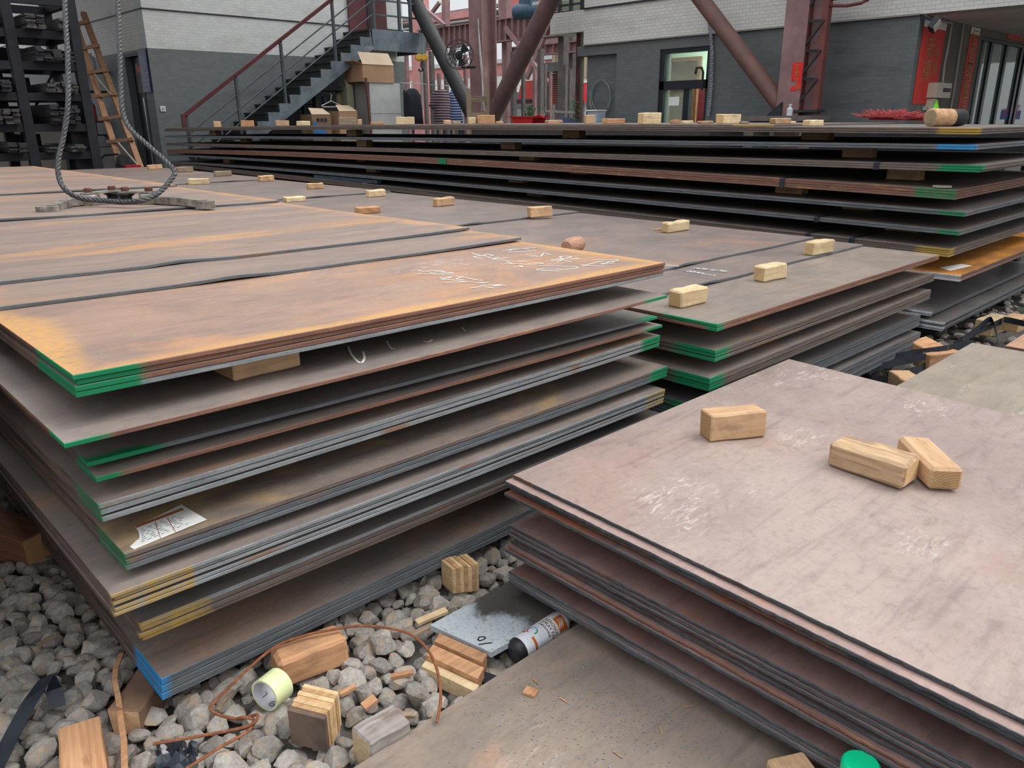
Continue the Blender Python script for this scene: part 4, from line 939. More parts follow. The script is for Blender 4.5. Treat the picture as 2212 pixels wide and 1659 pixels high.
def cylpatch(h0, h1, a0_, a1_, mt, nm):
    b = MB(); n = 10; vs_ = []
    for i in range(n+1):
        an = a0_+(a1_-a0_)*i/n; vs_ += [cyl(h0, an), cyl(h1, an)]
    b.add(vs_, [(2*i, 2*i+1, 2*i+3, 2*i+2) for i in range(n)]); return b.build(nm, mt, can)
cylpatch(.118, .148, -.35, .95, CANO, 'logo_panel'); cylpatch(.028, .036, .0, 1.6, CANO, 'orange_band'); cylpatch(.028, .036, -1.5, -.75, CANO, 'orange_band'); cylpatch(.03, .15, -1.5, -1.15, CANO, 'orange_stripe')
for k, (cc, s0, s1) in enumerate(((C(40, 150, 90), 0, 1.4), (C(50, 170, 210), 1.4, 2.8), (C(60, 60, 120), 2.8, 4.0), (C(210, 70, 120), 4.0, 5.0))):
    b = MB(); vs_ = []
    for i in range(9):
        t = 2.0-(s0+(s1-s0)*i/8)
        for rr in (.011, .0145): vs_.append(a+d*(.048+rr*math.cos(t))+(upc*math.cos(-.5+rr*math.sin(t)/.0328)+sidec*math.sin(-.5+rr*math.sin(t)/.0328))*.0332)
    b.add(vs_, [(2*i, 2*i+1, 2*i+3, 2*i+2) for i in range(8)]); b.build('colour_ring', simple('ring_%d' % k, cc, cc), can)
def cyltext(body, size, h, a_start, mt, nm, bold=True):
    cu = bpy.data.curves.new('txt', 'FONT'); cu.body = body; cu.size = size; cu.offset = .01*size if bold else 0
    ob = bpy.data.objects.new('txt', cu); COL.objects.link(ob); dg = bpy.context.evaluated_depsgraph_get()
    me = bpy.data.meshes.new_from_object(ob.evaluated_get(dg)); bpy.data.objects.remove(ob, do_unlink=True)
    b = MB(); vs_ = []
    for p in me.vertices:
        an = a_start+p.co.x/.0332; vs_.append(a+d*(h+p.co.y)+(upc*math.cos(an)+sidec*math.sin(an))*.0334)
    b.add(vs_, [tuple(p.vertices) for p in me.polygons]); b.build(nm, mt, can)
BRN = simple('can_brown_print', C(120, 84, 66)); GRYP = simple('can_grey_print', C(170, 172, 178))
cyltext('AEROSOL', .0135, .102, -.80, BRN, 'lettering'); cyltext('SPRAY PAINT', .0135, .089, -.80, BRN, 'lettering'); cyltext('好顺自动喷漆', .0085, .078, -.78, BRN, 'lettering')
for k in range(4): cyltext('a single component paint', .0035, .070-.006*k, -.7, GRYP, 'small_print', False)
b = MB()
for k in range(3):
    for i in range(6):
        h = .126+.006*k; t0 = -.15+.13*i; b.bar(cyl(h+.004*math.sin(i*.9), t0)+upc*.0003, cyl(h+.004*math.sin((i+1)*.9), t0+.13)+upc*.0003, .0016, .0004)
b.build('logo_swoosh', CANW, can)
b = MB(); b.prism([pz(985, 1455, .02), pz(1100, 1500, .02), pz(1120, 1480, .02), pz(1005, 1440, .02)], (0, 0, .006)); tag(b.build('steel_flat', STEEL), 'black steel flat half buried below the split beam', 'steel flat')
b = MB(); rr = random.Random(4); n = 9; FILM = simple('shiny_black_film', C(60, 66, 76), C(34, 36, 42), 12, .16, 0, spec=.8); vs_ = []
for j in range(n):
    for i in range(n):
        p = pz(335+i*11+rr.uniform(-3, 3), 1592+j*8+rr.uniform(-2, 2), .045); p.z += rr.uniform(-.012, .02)-.012*(abs(i-4)+abs(j-4))/4; vs_.append(p)
b.add(vs_, [(j*n+i, j*n+i+1, (j+1)*n+i+1, (j+1)*n+i) for j in range(n-1) for i in range(n-1)]); tag(b.build('plastic_film', FILM, smooth=True), 'crumpled glossy black plastic film between stones at the bottom left', 'plastic film')
# chips on plate E
b = MB(); c = pz(1146, 1497, .061); b.box(c+Vector((0, 0, .003)), (.024, .030, .006), 0, .35); tag(b.build('wood_chip', W_ORANGE[0]), 'square wood chip on the brown foreground plate', 'wood chip')
for k, (x, y, an, lab) in enumerate(((1217, 1512, 1.6, 'thin upright splinter right of the wood chip'), (1157, 1472, 1.4, 'tiny splinter just above the wood chip'), (1335, 1630, 1.55, 'thin splinter near the bottom picture edge'), (1428, 1578, .9, 'thin slanted splinter in the middle of the brown foreground plate'), (1486, 1526, -.6, 'thin splinter near the right foreground stack edge'))):
    c = pz(x, y, .0625); b = MB(); dv = Vector((math.cos(an), math.sin(an), 0))*.012; b.bar(c-dv, c+dv, .0022, .0016); tag(b.build('wood_splinter', W_ORANGE[0]), lab+' on the brown plate' if 'brown' not in lab else lab, 'splinter')
b = MB(); rr = random.Random(9)
for k in range(900):
    x = rr.gauss(1330, 150); y = rr.gauss(1520, 75)
    c = pz(x, y, .0612)
    if c.y > 1.10 or c.x > 1.26: continue
    s = rr.uniform(.0006, .0032); b.box(c, (s, s*rr.uniform(.6, 1.4), s*.5), 0, rr.uniform(0, 3))
tag(b.build('scale_flakes', simple('blue_grey_scale', C(156, 160, 160), C(112, 118, 120), 60, .6)), 'scatter of blue-grey scale flakes on the brown foreground plate', 'flakes', kind='stuff')
wood_px('timber block end at the bottom picture edge beside the green cap', .115, (1735, 1622), (1790, 1700), (1662, 1648), h=.054, top=True, mats=W_TAN, group=GW, Wr=(.06, .1), L=.16)
c = pz(1866, 1640, .20); capm = simple('glossy_green_plastic', C(10, 205, 145), C(8, 196, 138), 4, .3)
cz = .0605
gc = thing('spray_can', 'upright spray can with a bright green cap at the bottom picture edge', 'spray can', (c.x-.01, c.y, cz)); cc = Vector((c.x-.01, c.y, 0))
MB().lathe([(0, cz), (.030, cz), (.032, cz+.004), (.032, .150), (.030, .154)], 32, 0, cc).build('can_body', CANW, gc, smooth=True)
MB().lathe([(.0335, .148), (.0335, .192), (.0325, .197), (.029, .2), (0, .2)], 40, 0, cc).build('cap', capm, gc, smooth=True)

# ------------------------------------------------------------------ debris between stacks on the right
GD = 'timber offcuts in the gap on the right'
wood_px('tan wood block in the gap beside the grey-brown plate', .17, (1965, 800), (2002, 822), (1935, 822), h=.09, top=True, mats=W_TAN, group=GD, L=.15, W=.1)
wood_px('orange wood block half under the grey-brown plate edge', .16, (2012, 768), (2060, 760), (2030, 755), h=.08, top=True, mats=W_ORANGE, group=GD, L=.2, W=.1)
wood_px('flat wood block with a nail hole near the white plate ends', .18, (2003, 750), (2048, 738), (1998, 722), h=.06, top=True, mats=W_ORANGE, group=GD, L=.16, W=.12, tilt=(.25, 0))
wood_px('pale round-topped timber chunk among the straps', .16, (2148, 696), (2180, 682), (2142, 684), h=.09, top=True, mats=W_PALE, group=GD, L=.25, W=.1)
wood_px('small tan wood block at the right picture edge', .2, (2203, 690), (2230, 680), (2200, 682), h=.08, top=True, mats=W_TAN, group=GD, L=.15, W=.09)
straps = [([(1872, 808, .12), (1880, 792, .14), (1905, 780, .15), (1960, 765, .16), (2030, 755, .17), (2100, 742, .17)], 'long curled blued strap along the gap'),
 ([(1920, 818, .12), (1885, 818, .12), (1875, 808, .13), (1890, 795, .14), (1930, 785, .15), (2000, 770, .16)], 'looped blued strap nearest the purple-brown plate'),
 ([(2080, 735, .17), (2110, 712, .17), (2140, 690, .18), (2152, 720, .17), (2155, 738, .16)], 'kinked blued strap beside the timber chunk'),
 ([(2060, 745, .14), (2100, 722, .15), (2150, 700, .16), (2190, 682, .17)], 'straight grey strap lying towards the right edge'),
 ([(2168, 690, .2), (2190, 694, .2), (2216, 700, .2)], 'short dark strap end at the right picture edge'), ([(1930, 815, .10), (1975, 800, .10), (2040, 772, .10), (2090, 748, .1)], 'blued strap lying flat below the others in the gap')]
for pts, lab in straps:
    P = [pz(*p) for p in pts]; Q = []
    for i in range(len(P)-1):
        for t in range(5):
            s = t/5; p0 = P[max(i-1, 0)]; p1 = P[i]; p2 = P[i+1]; p3 = P[min(i+2, len(P)-1)]
            Q.append(.5*((2*p1)+(p2-p0)*s+(2*p0-5*p1+4*p2-p3)*s*s+(3*p1-p0-3*p2+p3)*s**3))
    Q.append(P[-1]); b = MB(); b.ribbon(Q, (0, .25, 1), .034, .0014); tag(b.build('steel_strap', STRAP), lab, 'strap', 'loose steel straps in the right-hand gap')
b = MB(); b.bar((2.9, 1.12, .05), (4.6, 1.12, .06), .06, .05); tag(b.build('steel_bar', simple('grey_bar', C(120, 118, 116), C(90, 88, 88), 6, .5)), 'grey steel bar lying in the gap below the straps', 'steel bar')

c0 = px_(684, 377, XF+.06); c1 = px_(820, 380, XF+.06); b = MB(); zf = topF(7, 7.5)+.002
b.span((XF+.02, c1.y, topF(6, c0.y)-lowF(6)-.05), (XF+.08, c0.y, topF(6, c0.y)-lowF(6)-.012)); tag(b.build('steel_flat', simple('bluish_flat', C(74, 92, 108), C(58, 72, 88), 20, .5)), 'bluish steel flat tucked in the gap under the sixth rear bundle', 'steel flat')
b = MB(); b.span((XF+.03, c1.y+.2, topF(7, c1.y)+.0005), (XF+.07, c1.y+.3, topF(6, c1.y)-lowF(6)-.045)); b.span((XF+.03, c0.y-.3, topF(7, c0.y)+.0005), (XF+.07, c0.y-.2, topF(6, c0.y)-lowF(6)-.045))
tag(b.build('packing_piece', W_OLD[0]), 'two small packing pieces under the bluish steel flat', 'packing', kind='stuff')

# ------------------------------------------------------------------ buildings behind
def tile_mat(name, c1, c2, mortar, plane, stain):
    m = NT(name); tc = m.n('ShaderNodeTexCoord'); sx = m.n('ShaderNodeSeparateXYZ'); cb = m.n('ShaderNodeCombineXYZ'); m.l(tc.outputs['Object'], sx.inputs[0])
    m.l(sx.outputs[0 if plane == 'y' else 1], cb.inputs[0]); m.l(sx.outputs[2], cb.inputs[1])
    br = m.n('ShaderNodeTexBrick'); m.l(cb.outputs[0], br.inputs['Vector']); br.inputs['Scale'].default_value = 1
    br.inputs['Color1'].default_value = c1; br.inputs['Color2'].default_value = c2; br.inputs['Mortar'].default_value = mortar
    br.inputs['Brick Width'].default_value = .10; br.inputs['Row Height'].default_value = .046; br.inputs['Mortar Size'].default_value = .0022; br.inputs['Bias'].default_value = -.2
    mp = m.n('ShaderNodeMapping'); m.l(tc.outputs['Object'], mp.inputs[0]); mp.inputs['Scale'].default_value = (.5, .5, 2.2)
    col = m.mix(m.math('MULTIPLY', m.ramp(m.noise(mp.outputs[0], 1.4, 8, .7), .5, .78), .55), br.outputs[0], stain)
    m.bump(br.outputs['Fac'], .1, -.004)
    return m.out(col, .55, 0, .3)
WT_Y = tile_mat('white_tile_y', C(196, 198, 196), C(186, 188, 187), C(170, 172, 172), 'y', C(140, 140, 136)); GT_Y = tile_mat('grey_tile_y', C(104, 109, 110), C(97, 101, 103), C(100, 106, 108), 'y', C(70, 74, 76))
WT_X = tile_mat('white_tile_x', C(208, 206, 201), C(199, 197, 193), C(158, 158, 156), 'x', C(132, 130, 124)); GT_X = tile_mat('grey_tile_x', C(104, 107, 107), C(97, 100, 101), C(92, 97, 100), 'x', C(62, 66, 69))  # x-face tiles lightened to stand in for light on the right wall
BRN_W = simple('brown_grey_plaster', C(126, 118, 110), C(114, 107, 101), 3, .8)
ZB, YL, XR = 2.445, 14.0, 10.40
XL0 = 5.255
# left building: two faces meeting at the corner (XL0, YL)
b = MB(); b.span((XL0, YL, 0), (XR, YL+.3, ZB)); w = struct(b.build('wall_left', GT_Y, loc=(0, 0, 0)))
b = MB(); b.span((XL0, YL, ZB), (XR, YL+.3, 9)); b.build('white_tile_band', WT_Y, w)
dy0 = px_(271, 125, XL0).y; dy1 = px_(300, 122, XL0).y; dzt = px_(285, 122, XL0).z
b = MB(); b.span((XL0, YL+.3, 0), (XL0+.3, dy1, ZB)); b.span((XL0, dy0, 0), (XL0+.3, 27, ZB)); b.span((XL0, dy1, dzt), (XL0+.3, dy0, ZB)); w2 = struct(b.build('wall_left_side', GT_X, loc=(0, 0, 0)))
b = MB(); b.span((XL0, YL+.3, ZB), (XL0+.3, 27, 9)); b.build('white_tile_band', WT_X, w2)
b = MB(); b.box(((XL0+XR)/2, YL-.006, 3.03), (XR-XL0, .012, .022)); struct(b.build('trim_1', STEEL))
b = MB(); b.box((XL0-.006, 20.5, 3.03), (.012, 13, .022)); struct(b.build('trim_2', STEEL))
# door in the side face
DOORM = simple('dark_blue_door', C(44, 47, 54), C(34, 36, 42), 4, .4)
b = MB(); b.span((XL0+.10, dy1, 0), (XL0+.14, dy0, dzt)); dr = struct(b.build('door_1', DOORM))
b = MB(); b.span((XL0-.01, dy1-.05, 0), (XL0+.1, dy1, dzt+.05)); b.span((XL0-.01, dy0, 0), (XL0+.1, dy0+.05, dzt+.05)); b.span((XL0-.01, dy1, dzt), (XL0+.1, dy0, dzt+.05)); b.build('door_frame', STEEL, dr)
b = MB(); b.span((XL0+.085, (dy0+dy1)/2-.03, .3), (XL0+.1, (dy0+dy1)/2+.03, 1.7)); b.build('pull_bar', simple('chrome_bar', C(180, 182, 186), rough=.3, metal=.6), dr)
b = MB(); b.span((XL0+.08, dy1+.1, 1.78), (XL0+.1, dy0-.15, dzt-.1)); b.build('door_poster', simple('grey_poster', C(120, 112, 110), C(84, 78, 78), 8, .7), dr)
b = MB(); b.span((XL0+.079, dy1+.14, dzt-.24), (XL0+.08, dy0-.2, dzt-.14)); b.build('red_strip', simple('poster_red', C(196, 88, 76)), dr)
# blue notice board by the corner
c0 = px_(296, 106, XL0-.05); c1 = px_(331, 200, XL0-.05)
s0 = px_(318, 104, XL0-.04); yb1 = c0.y; yb0 = px_(319, 106, XL0-.04).y
b = MB(); b.span((XL0-.05, YL+.02, px_(310, 200, XL0-.05).z), (XL0-.03, yb1, c0.z)); nb = b.build('notice_board', simple('blue_board', C(78, 88, 128), C(66, 76, 114), 6, .4)); tag(nb, 'blue notice board with pale lines of writing beside the doorway', 'notice board')
b = MB(); zz0, zz1 = px_(310, 200, XL0-.05).z, c0.z; rr = random.Random(3)
for i in range(13):
    zz = zz1-.12-(zz1-zz0-.2)*i/13; w_ = rr.uniform(.45, .8)*(yb1-YL); b.span((XL0-.0515, yb1-.06-w_, zz-.008), (XL0-.0505, yb1-.06, zz+.008))
b.build('printed_lines', simple('pale_print', C(176, 180, 196)), nb)
b = MB(); b.span((XL0-.052, YL+.06, zz0+.03), (XL0-.0505, yb1-.03, zz0+.036)); b.span((XL0-.052, YL+.06, zz1-.036), (XL0-.0505, yb1-.03, zz1-.03)); b.build('board_rule', simple('pale_print2', C(190, 192, 204)), nb)
sw = py_(352, 235, YL-.005); b = MB(); b.box(sw, (.085, .012, .085)); so_ = b.build('wall_switch', simple('white_plastic', C(214, 216, 216))); tag(so_, 'white wall switch on the grey tiles near the corner', 'switch'); b = MB(); b.box(sw+Vector((0, -.007, 0)), (.045, .004, .045)); b.build('rocker', simple('grey_plastic', C(168, 172, 174)), so_)
# sloping painted pipe and thin cable by the side wall
b = MB(); b.tube([pd(205, -60, 16.5), pd(222, 20, 16.3), pd(243, 120, 16.1), pd(262, 190, 16.0), pd(285, 320, 15.9)], [.19, .19, .19, .19, .19], 20); tag(b.build('round_pipe', simple('pale_grey_paint', C(150, 152, 154), C(110, 112, 115), 2, .6), smooth=True), 'thick sloping pale grey pipe left of the doorway', 'pipe')
b = MB(); b.tube([pd(212, -20, 14.6), pd(222, 60, 14.55), pd(230, 120, 14.5), pd(240, 185, 14.5)], .012, 6); tag(b.build('hanging_cable', simple('grey_cable', C(160, 160, 158))), 'thin grey cable hanging behind the wooden ladder', 'cable')

# ------------------------------------------------------------------ staircase
YS = 13.05; YS2 = 13.95
q0 = py_(556, 262, YS); q1 = py_(799, 62, YS); run = (q1.x-q0.x)/11; rise = (q1.z-q0.z)/11
n_low = int(q0.z/rise); xb = q0.x-run*n_low; zb_ = q0.z-rise*n_low
st = thing('staircase', 'grey steel staircase with red handrail along the tiled wall', 'staircase', (q0.x, YS, 0))
GALV = simple('blue_grey_stringer', C(110, 122, 130), C(86, 96, 104), 5, .55, .1, c3=C(140, 146, 148), t3=(.6, .75)); TREAD = simple('dark_tread', C(54, 54, 54), C(42, 42, 42), 10, .8)
tot = 11+n_low
for yy, nm in ((YS, 'stringer'), (YS2-.02, 'stringer')):
    pts = []
    for i in range(tot+1):
        x = xb+run*i; z = zb_+rise*i; pts.append((x, yy, z-rise if i else max(z-rise, 0)));  pts.append((x, yy, z))
    poly = [Vector(p) for p in pts]; last = poly[-1]
    low = [Vector((last.x+.05, yy, last.z-.34)), Vector((xb+run*1.8, yy, 0)), Vector((xb, yy, 0))]
    b = MB(); b.prism(poly+low, (0, .02, 0)); b.build(nm, GALV, st)
for i in range(tot+1):
    x = xb+run*i; z = zb_+rise*i
    b = MB(); b.span((x-.02, YS+.02, z-.03), (x+run+.01, YS2-.02, z)); b.build('tread', TREAD, st)
    b = MB(); b.span((x, YS+.02, max(z-rise, 0)), (x+.012, YS2-.02, z-.03)); b.build('riser', TREAD, st)
xl1 = py_(920, 80, YS).x; b = MB(); b.span((q1.x+.05, YS, q1.z-.36), (xl1, YS+.03, q1.z)); b.span((q1.x+.05, YS+.03, q1.z-.05), (xl1, YL-.02, q1.z)); b.span((xl1-.03, YS+.03, q1.z-.36), (xl1, YL-.02, q1.z-.05)); b.build('landing', GALV, st)
HR = simple('dark_red_handrail', C(92, 46, 48), C(72, 38, 42), 6, .35)
a = py_(398, 250, YS+.03); e = py_(717, -2, YS+.03); dv = (e-a)/((e-a).length); e2 = a+dv*((q1.x+.1-a.x)/dv.x)
b = MB(); b.bar(a, e2, .05, .055); b.bar(a+Vector((-.02, 0, .02)), a+Vector((-.02, 0, -.22)), .055, .07); b.build('handrail', HR, st)
RAILM = simple('grey_rail', C(74, 82, 88), C(60, 66, 72), 6, .5)
for k in (.30, .52, .74):
    b = MB(); b.tube([a-Vector((0, 0, k)), e2-Vector((0, 0, k))], .014, 6); b.build('rail', RAILM, st)
for x in (402, 508, 605, 716):
    t = py_(x, 250-(x-398)*.79, YS+.03); b = MB(); zf = zb_+rise*max(0, math.floor((t.x-xb)/run)); b.bar((t.x, YS+.03, max(zf, 0)), (t.x, YS+.03, t.z-.02), .04, .05); b.build('post', RAILM, st)
for x in (q1.x+.12, py_(862, 30, YS+.03).x, py_(886, 30, YS+.03).x, xl1-.05):
    b = MB(); b.bar((x, YS+.03, q1.z), (x, YS+.03, q1.z+1.05), .05, .05); b.build('landing_post', RAILM, st)
for k in (.25, .5, .75, 1.02):
    b = MB(); b.bar((q1.x+.1, YS+.03, q1.z+k), (xl1-.02, YS+.03, q1.z+k), .028, .03); b.build('landing_rail', RAILM, st)
b = MB(); xa = q0.x+.25; b.bar((q0.x+run*1.6, YS+.2, 0), (q0.x+run*1.6, YS+.2, q0.z+rise*.2), .06); b.bar((q0.x+run*5.9, YS+.2, 0), (q0.x+run*5.9, YS+.2, q0.z+rise*4.2), .08); b.build('support_leg', STEEL, st)
xd0 = py_(752, 30, YL-.02).x; xd1 = py_(833, 30, YL-.02).x
b = MB(); b.span((xd0, YL-.05, q1.z), (xd1, YL-.005, q1.z+2.1)); dr2 = struct(b.build('door_2', simple('dark_red_door', C(96, 52, 54), C(78, 44, 48), 4, .5)))
b = MB(); b.span(((xd0+xd1)/2-.02, YL-.065, q1.z), ((xd0+xd1)/2+.05, YL-.05, q1.z+2.1)); b.build('door_edge', STEEL, dr2)

# ------------------------------------------------------------------ things under and beside the stairs
YC = 12.75
def bx_px(x0, y0, x1, y1, Y): p = py_(x0, y0, Y); q = py_(x1, y1, Y); return p, q
p, q = bx_px(797, 178, 869, 300, YC)
cab = thing('appliance_carton', 'tall pale grey panelled cabinet under the brown carton', 'cabinet', ((p.x+q.x)/2, YC+.3, 0))
CABM = simple('pale_grey_board', C(186, 188, 186), C(170, 172, 172), 3, .6, c3=C(140, 140, 138), t3=(.62, .8)); CABS = simple('grey_board_side', C(140, 138, 134), C(126, 124, 120), 3, .7)
b = MB(); b.span((p.x, YC, 0), (q.x, YC+.02, p.z)); b.build('front_panel', CABM, cab)
b = MB(); b.span((p.x, YC+.02, 0), (q.x, YC+.6, p.z-.005)); b.build('body', CABS, cab)
jz = py_(830, 245, YC).z; b = MB(); b.span((p.x, YC-.002, jz-.004), (q.x, YC, jz+.004)); b.build('panel_joint', CABS, cab)
b = MB(); b.bar(py_(790, 168, YC-.05), py_(803, 300, YC-.05), .035, .035); tag(b.build('slotted_bar', simple('red_brown_bar', C(112, 66, 62), C(84, 54, 52), 30, .7)), 'thin red-brown slotted bar leaning on the pale cabinet', 'bar')
CARD = simple('brown_cardboard', C(170, 136, 108), C(158, 124, 98), 3, .8); CARD2 = simple('light_cardboard', C(182, 162, 140), C(172, 152, 132), 3, .8)
cx0, cx1 = py_(783, 170, YC).x, py_(850, 170, YC).x; z0 = p.z; z1 = py_(815, 140, YC).z
ct = thing('cardboard_carton', 'open brown cardboard carton on top of the pale cabinet', 'carton', ((cx0+cx1)/2, YC+.25, z0+.001))
b = MB(); b.span((cx0, YC-.02, z0+.001), (cx1, YC-.005, z1)); b.span((cx0, YC+.55, z0+.001), (cx1, YC+.565, z1)); b.span((cx0, YC-.005, z0+.001), (cx0+.012, YC+.55, z1)); b.span((cx1-.012, YC-.005, z0+.001), (cx1, YC+.55, z1)); b.span((cx0, YC-.005, z0+.001), (cx1, YC+.55, z0+.012)); b.build('box_walls', CARD, ct)
zt = py_(815, 113, YC).z
b = MB(); b.prism([(cx0, YC-.03, z1), (cx1, YC-.03, z1), (cx1-.01, YC+.12, zt), (cx0+.01, YC+.12, zt)], (0, .008, 0)); b.build('flap', CARD2, ct)
b = MB(); b.prism([(cx0, YC-.02, z1), (cx0, YC+.5, z1), (cx0-.16, YC+.5, z1+.05), (cx0-.16, YC, z1+.05)], (0, 0, .008)); b.build('flap', CARD, ct)
def carton(x0, y0, x1, y1, Y, dep, lab, mt, extra=None):
    p, q = bx_px(x0, y0, x1, y1, Y); z0 = .002; r = thing('cardboard_carton', lab, 'carton', ((p.x+q.x)/2, Y+dep/2, z0))
    b = MB(); b.span((p.x, Y, z0), (q.x, Y+dep, p.z)); b.build('box_body', mt, r)
    b = MB(); b.prism([(p.x, Y-.004, p.z), (q.x, Y-.004, p.z), (q.x-.05, Y+dep*.4, p.z+.10), (p.x+.04, Y+dep*.4, p.z+.11)], (0, .01, 0)); b.build('flap', CARD2, r); return r, p, q
r1, p, q = carton(673, 247, 718, 300, YC, .4, 'brown carton with a blue corner under the stairs', simple('dull_cardboard', C(126, 102, 80), C(110, 88, 70), 4, .8))
b = MB(); b.prism([(p.x+.02, YC-.006, p.z-.10), (p.x+.02, YC-.006, p.z-.35), (q.x-.05, YC-.006, p.z-.35)], (0, .004, 0)); b.build('blue_print', simple('blue_print', C(52, 110, 168)), r1)
b = MB()
for i in range(3): b.span((p.x+.09+.075*i, YC-.006, p.z-.12), (p.x+.145+.075*i, YC-.004, p.z-.065))
b.build('dark_print', STEEL, r1)
carton(732, 240, 775, 300, YC+.02, .4, 'torn stack of flattened brown cartons under the stairs', CARD)
carton(748, 185, 770, 300, YC+.45, .3, 'tall yellowish carton beside the pale cabinet', simple('yellow_card', C(150, 148, 126), C(132, 130, 110), 4, .8))
# wire shelf with odds and ends, hanger
sh = thing('wire_shelf', 'dark shelf crowded with odds and ends under the stairs', 'shelf', (py_(715, 230, 13.4).x, 13.5, 0))
xs0, xs1 = py_(672, 230, 13.4).x, py_(748, 230, 13.4).x; DK = simple('dark_shelf_metal', C(46, 46, 48), C(36, 36, 38), 8, .6)
b = MB()
for x in (xs0, xs1):
    for y in (13.3, 13.7): b.bar((x, y, 0), (x, y, 1.85), .03)
b.build('upright', DK, sh)
for z in (1.0, 1.3, 1.6, 1.84):
    b = MB(); b.span((xs0, 13.3, z-.012), (xs1, 13.72, z)); b.build('shelf_board', DK, sh)
for k, (dx, z, w_, h_, cc, lab) in enumerate(((.15, 1.3, .12, .16, C(120, 112, 96), 'small tan jar'), (.42, 1.3, .1, .2, C(96, 104, 92), 'olive tin'), (.62, 1.6, .12, .2, C(140, 128, 104), 'cream packet'), (.32, 1.6, .1, .14, C(66, 72, 92), 'dark blue tin'), (.72, 1.0, .12, .22, C(110, 114, 112), 'grey canister'))):
    b = MB(); b.lathe([(0, 0), (w_/2, 0), (w_/2, h_*.85), (w_*.35, h_), (0, h_)], 12, 0, (xs0+dx, 13.45, z+.001)); tag(b.build('tin', simple('tin_%d' % k, cc)), '%s on the dark shelf under the stairs' % lab, 'tin', 'odds and ends on the shelf')
hg = py_(715, 217, YS-.05); b = MB(); pts = [(694, 228), (700, 226), (715, 218), (732, 226), (738, 228), (735, 231), (698, 231), (694, 228)]; b.tube([py_(x, y, YS-.05) for x, y in pts], .009, 6); b.tube([py_(x, y, YS-.05) for x, y in ((715, 218), (715, 210), (717, 205), (713, 203))], .006, 6); tag(b.build('coat_hanger', simple('white_hanger', C(190, 186, 180))), 'white plastic coat hanger hanging under the stairs', 'hanger')

# ------------------------------------------------------------------ steel frame of the shed
XC = 9.9
cc_ = (px_(1018, 200, XC)+px_(1073, 200, XC))/2
def hcol(cx, cy, w, d, lab, zt=8.5):
    r = thing('steel_column', lab, 'column', (cx, cy, 0)); t = .025
    b = MB(); b.span((cx-w/2, cy-d/2, 0), (cx-w/2+t, cy+d/2, zt)); b.build('flange', RED_OX, r)
    b = MB(); b.span((cx+w/2-t, cy-d/2, 0), (cx+w/2, cy+d/2, zt)); b.build('flange', RED_OX, r)
    b = MB(); b.span((cx-w/2+t, cy-.06, 0), (cx+w/2-t, cy-.06+t, zt)); b.build('web', RED_OX, r)
    return r
col_c = hcol(XC, cc_.y, .34, .34, 'red-brown steel column in the middle of the yard opening')
b = MB(); b.tube([px_(1033, 40, XC-.2), px_(1037, 120, XC-.2), px_(1043, 190, XC-.2), px_(1046, 240, XC-.2)], .012, 6); b.tube([px_(1034, 60, XC-.2), px_(1042, 150, XC-.2), px_(1041, 240, XC-.2)], .008, 6); b.build('cable', simple('white_cable', C(196, 196, 194)), col_c)
BRACE = simple('brown_brace', C(112, 84, 84), C(88, 68, 70), 3, .55, c3=C(134, 100, 94), t3=(.6, .75)); BRACE_D = simple('dark_brace', C(48, 48, 49), C(38, 38, 40), 3, .6)
for a_, e_, mt, lab, r_ in (((872, -45), (1012, 232), BRACE_D, 'dark sloping brace left of the middle steel column', .135), ((1212, -45), (1062, 256), BRACE, 'brown sloping tube brace right of the middle steel column', .145)):
    A0 = px_(*a_, XC-.0 if mt is BRACE else XC+.25); E0 = px_(*e_, XC-.05 if mt is BRACE else XC+.1); b = MB(); b.tube([A0, E0, E0+(E0-A0)*.12], r_, 20); tag(b.build('brace', mt, smooth=True), lab, 'brace')
# right column with ladder and brace
cr = px_(1720, 150, XR-.55); col_r = hcol(XR-.55, cr.y, .26, .30, 'red-brown steel column with red paper and a ladder')
LADM = simple('red_brown_ladder', C(118, 66, 60), C(98, 58, 56), 5, .6)
lr = thing('column_ladder', 'red-brown steel ladder strip beside the right steel column', 'ladder', px_(1765, 250, XR-.5))
l0 = [px_(1749, 0, XR-.62), px_(1740, 225, XR-.62)]; l1 = [px_(1789, 0, XR-.62), px_(1767, 225, XR-.62)]
ya, yb_ = l0[1].y, l1[1].y
for yy in (l0[0].y, l1[0].y):
    b = MB(); b.span((XR-.66, yy-.035, 1.30), (XR-.56, yy+.035, 8)); b.build('stile', LADM, lr)
b = MB(); b.span((XR-.56, l1[0].y, 1.3), (XR-.5, l0[0].y, 8)); b.build('back_channel', RED_OX, lr)
for k, yy in enumerate((-40, 45, 109, 170)):
    z = px_(1765, yy, XR-.64).z; b = MB(); b.bar((XR-.64, l0[0].y, z), (XR-.64, l1[0].y, z), .035, .03); b.build('rung', STEEL, lr); b = MB(); b.bar((XR-.66, l1[0].y, z), (XR-.66, l0[0].y, z-.30), .025, .025); b.build('diagonal', STEEL, lr)
b = MB(); z = px_(1755, 237, XR-.64).z; b.span((XR-.7, l1[0].y-.06, z-.03), (XR-.5, l0[0].y+.06, z)); b.build('foot_plate', STEEL, lr)
A0 = px_(1508, -10, XR-.5); E0 = px_(1697, 242, XR-.55); b = MB(); b.tube([A0+(A0-E0)*.15, A0, E0], .105, 20); tag(b.build('brace', simple('brace_red_brown', C(122, 84, 76), C(96, 74, 70), 3, .6, c3=C(146, 110, 92), t3=(.6, .72)), smooth=True), 'weathered red-brown tube brace sloping down to the right column', 'brace')
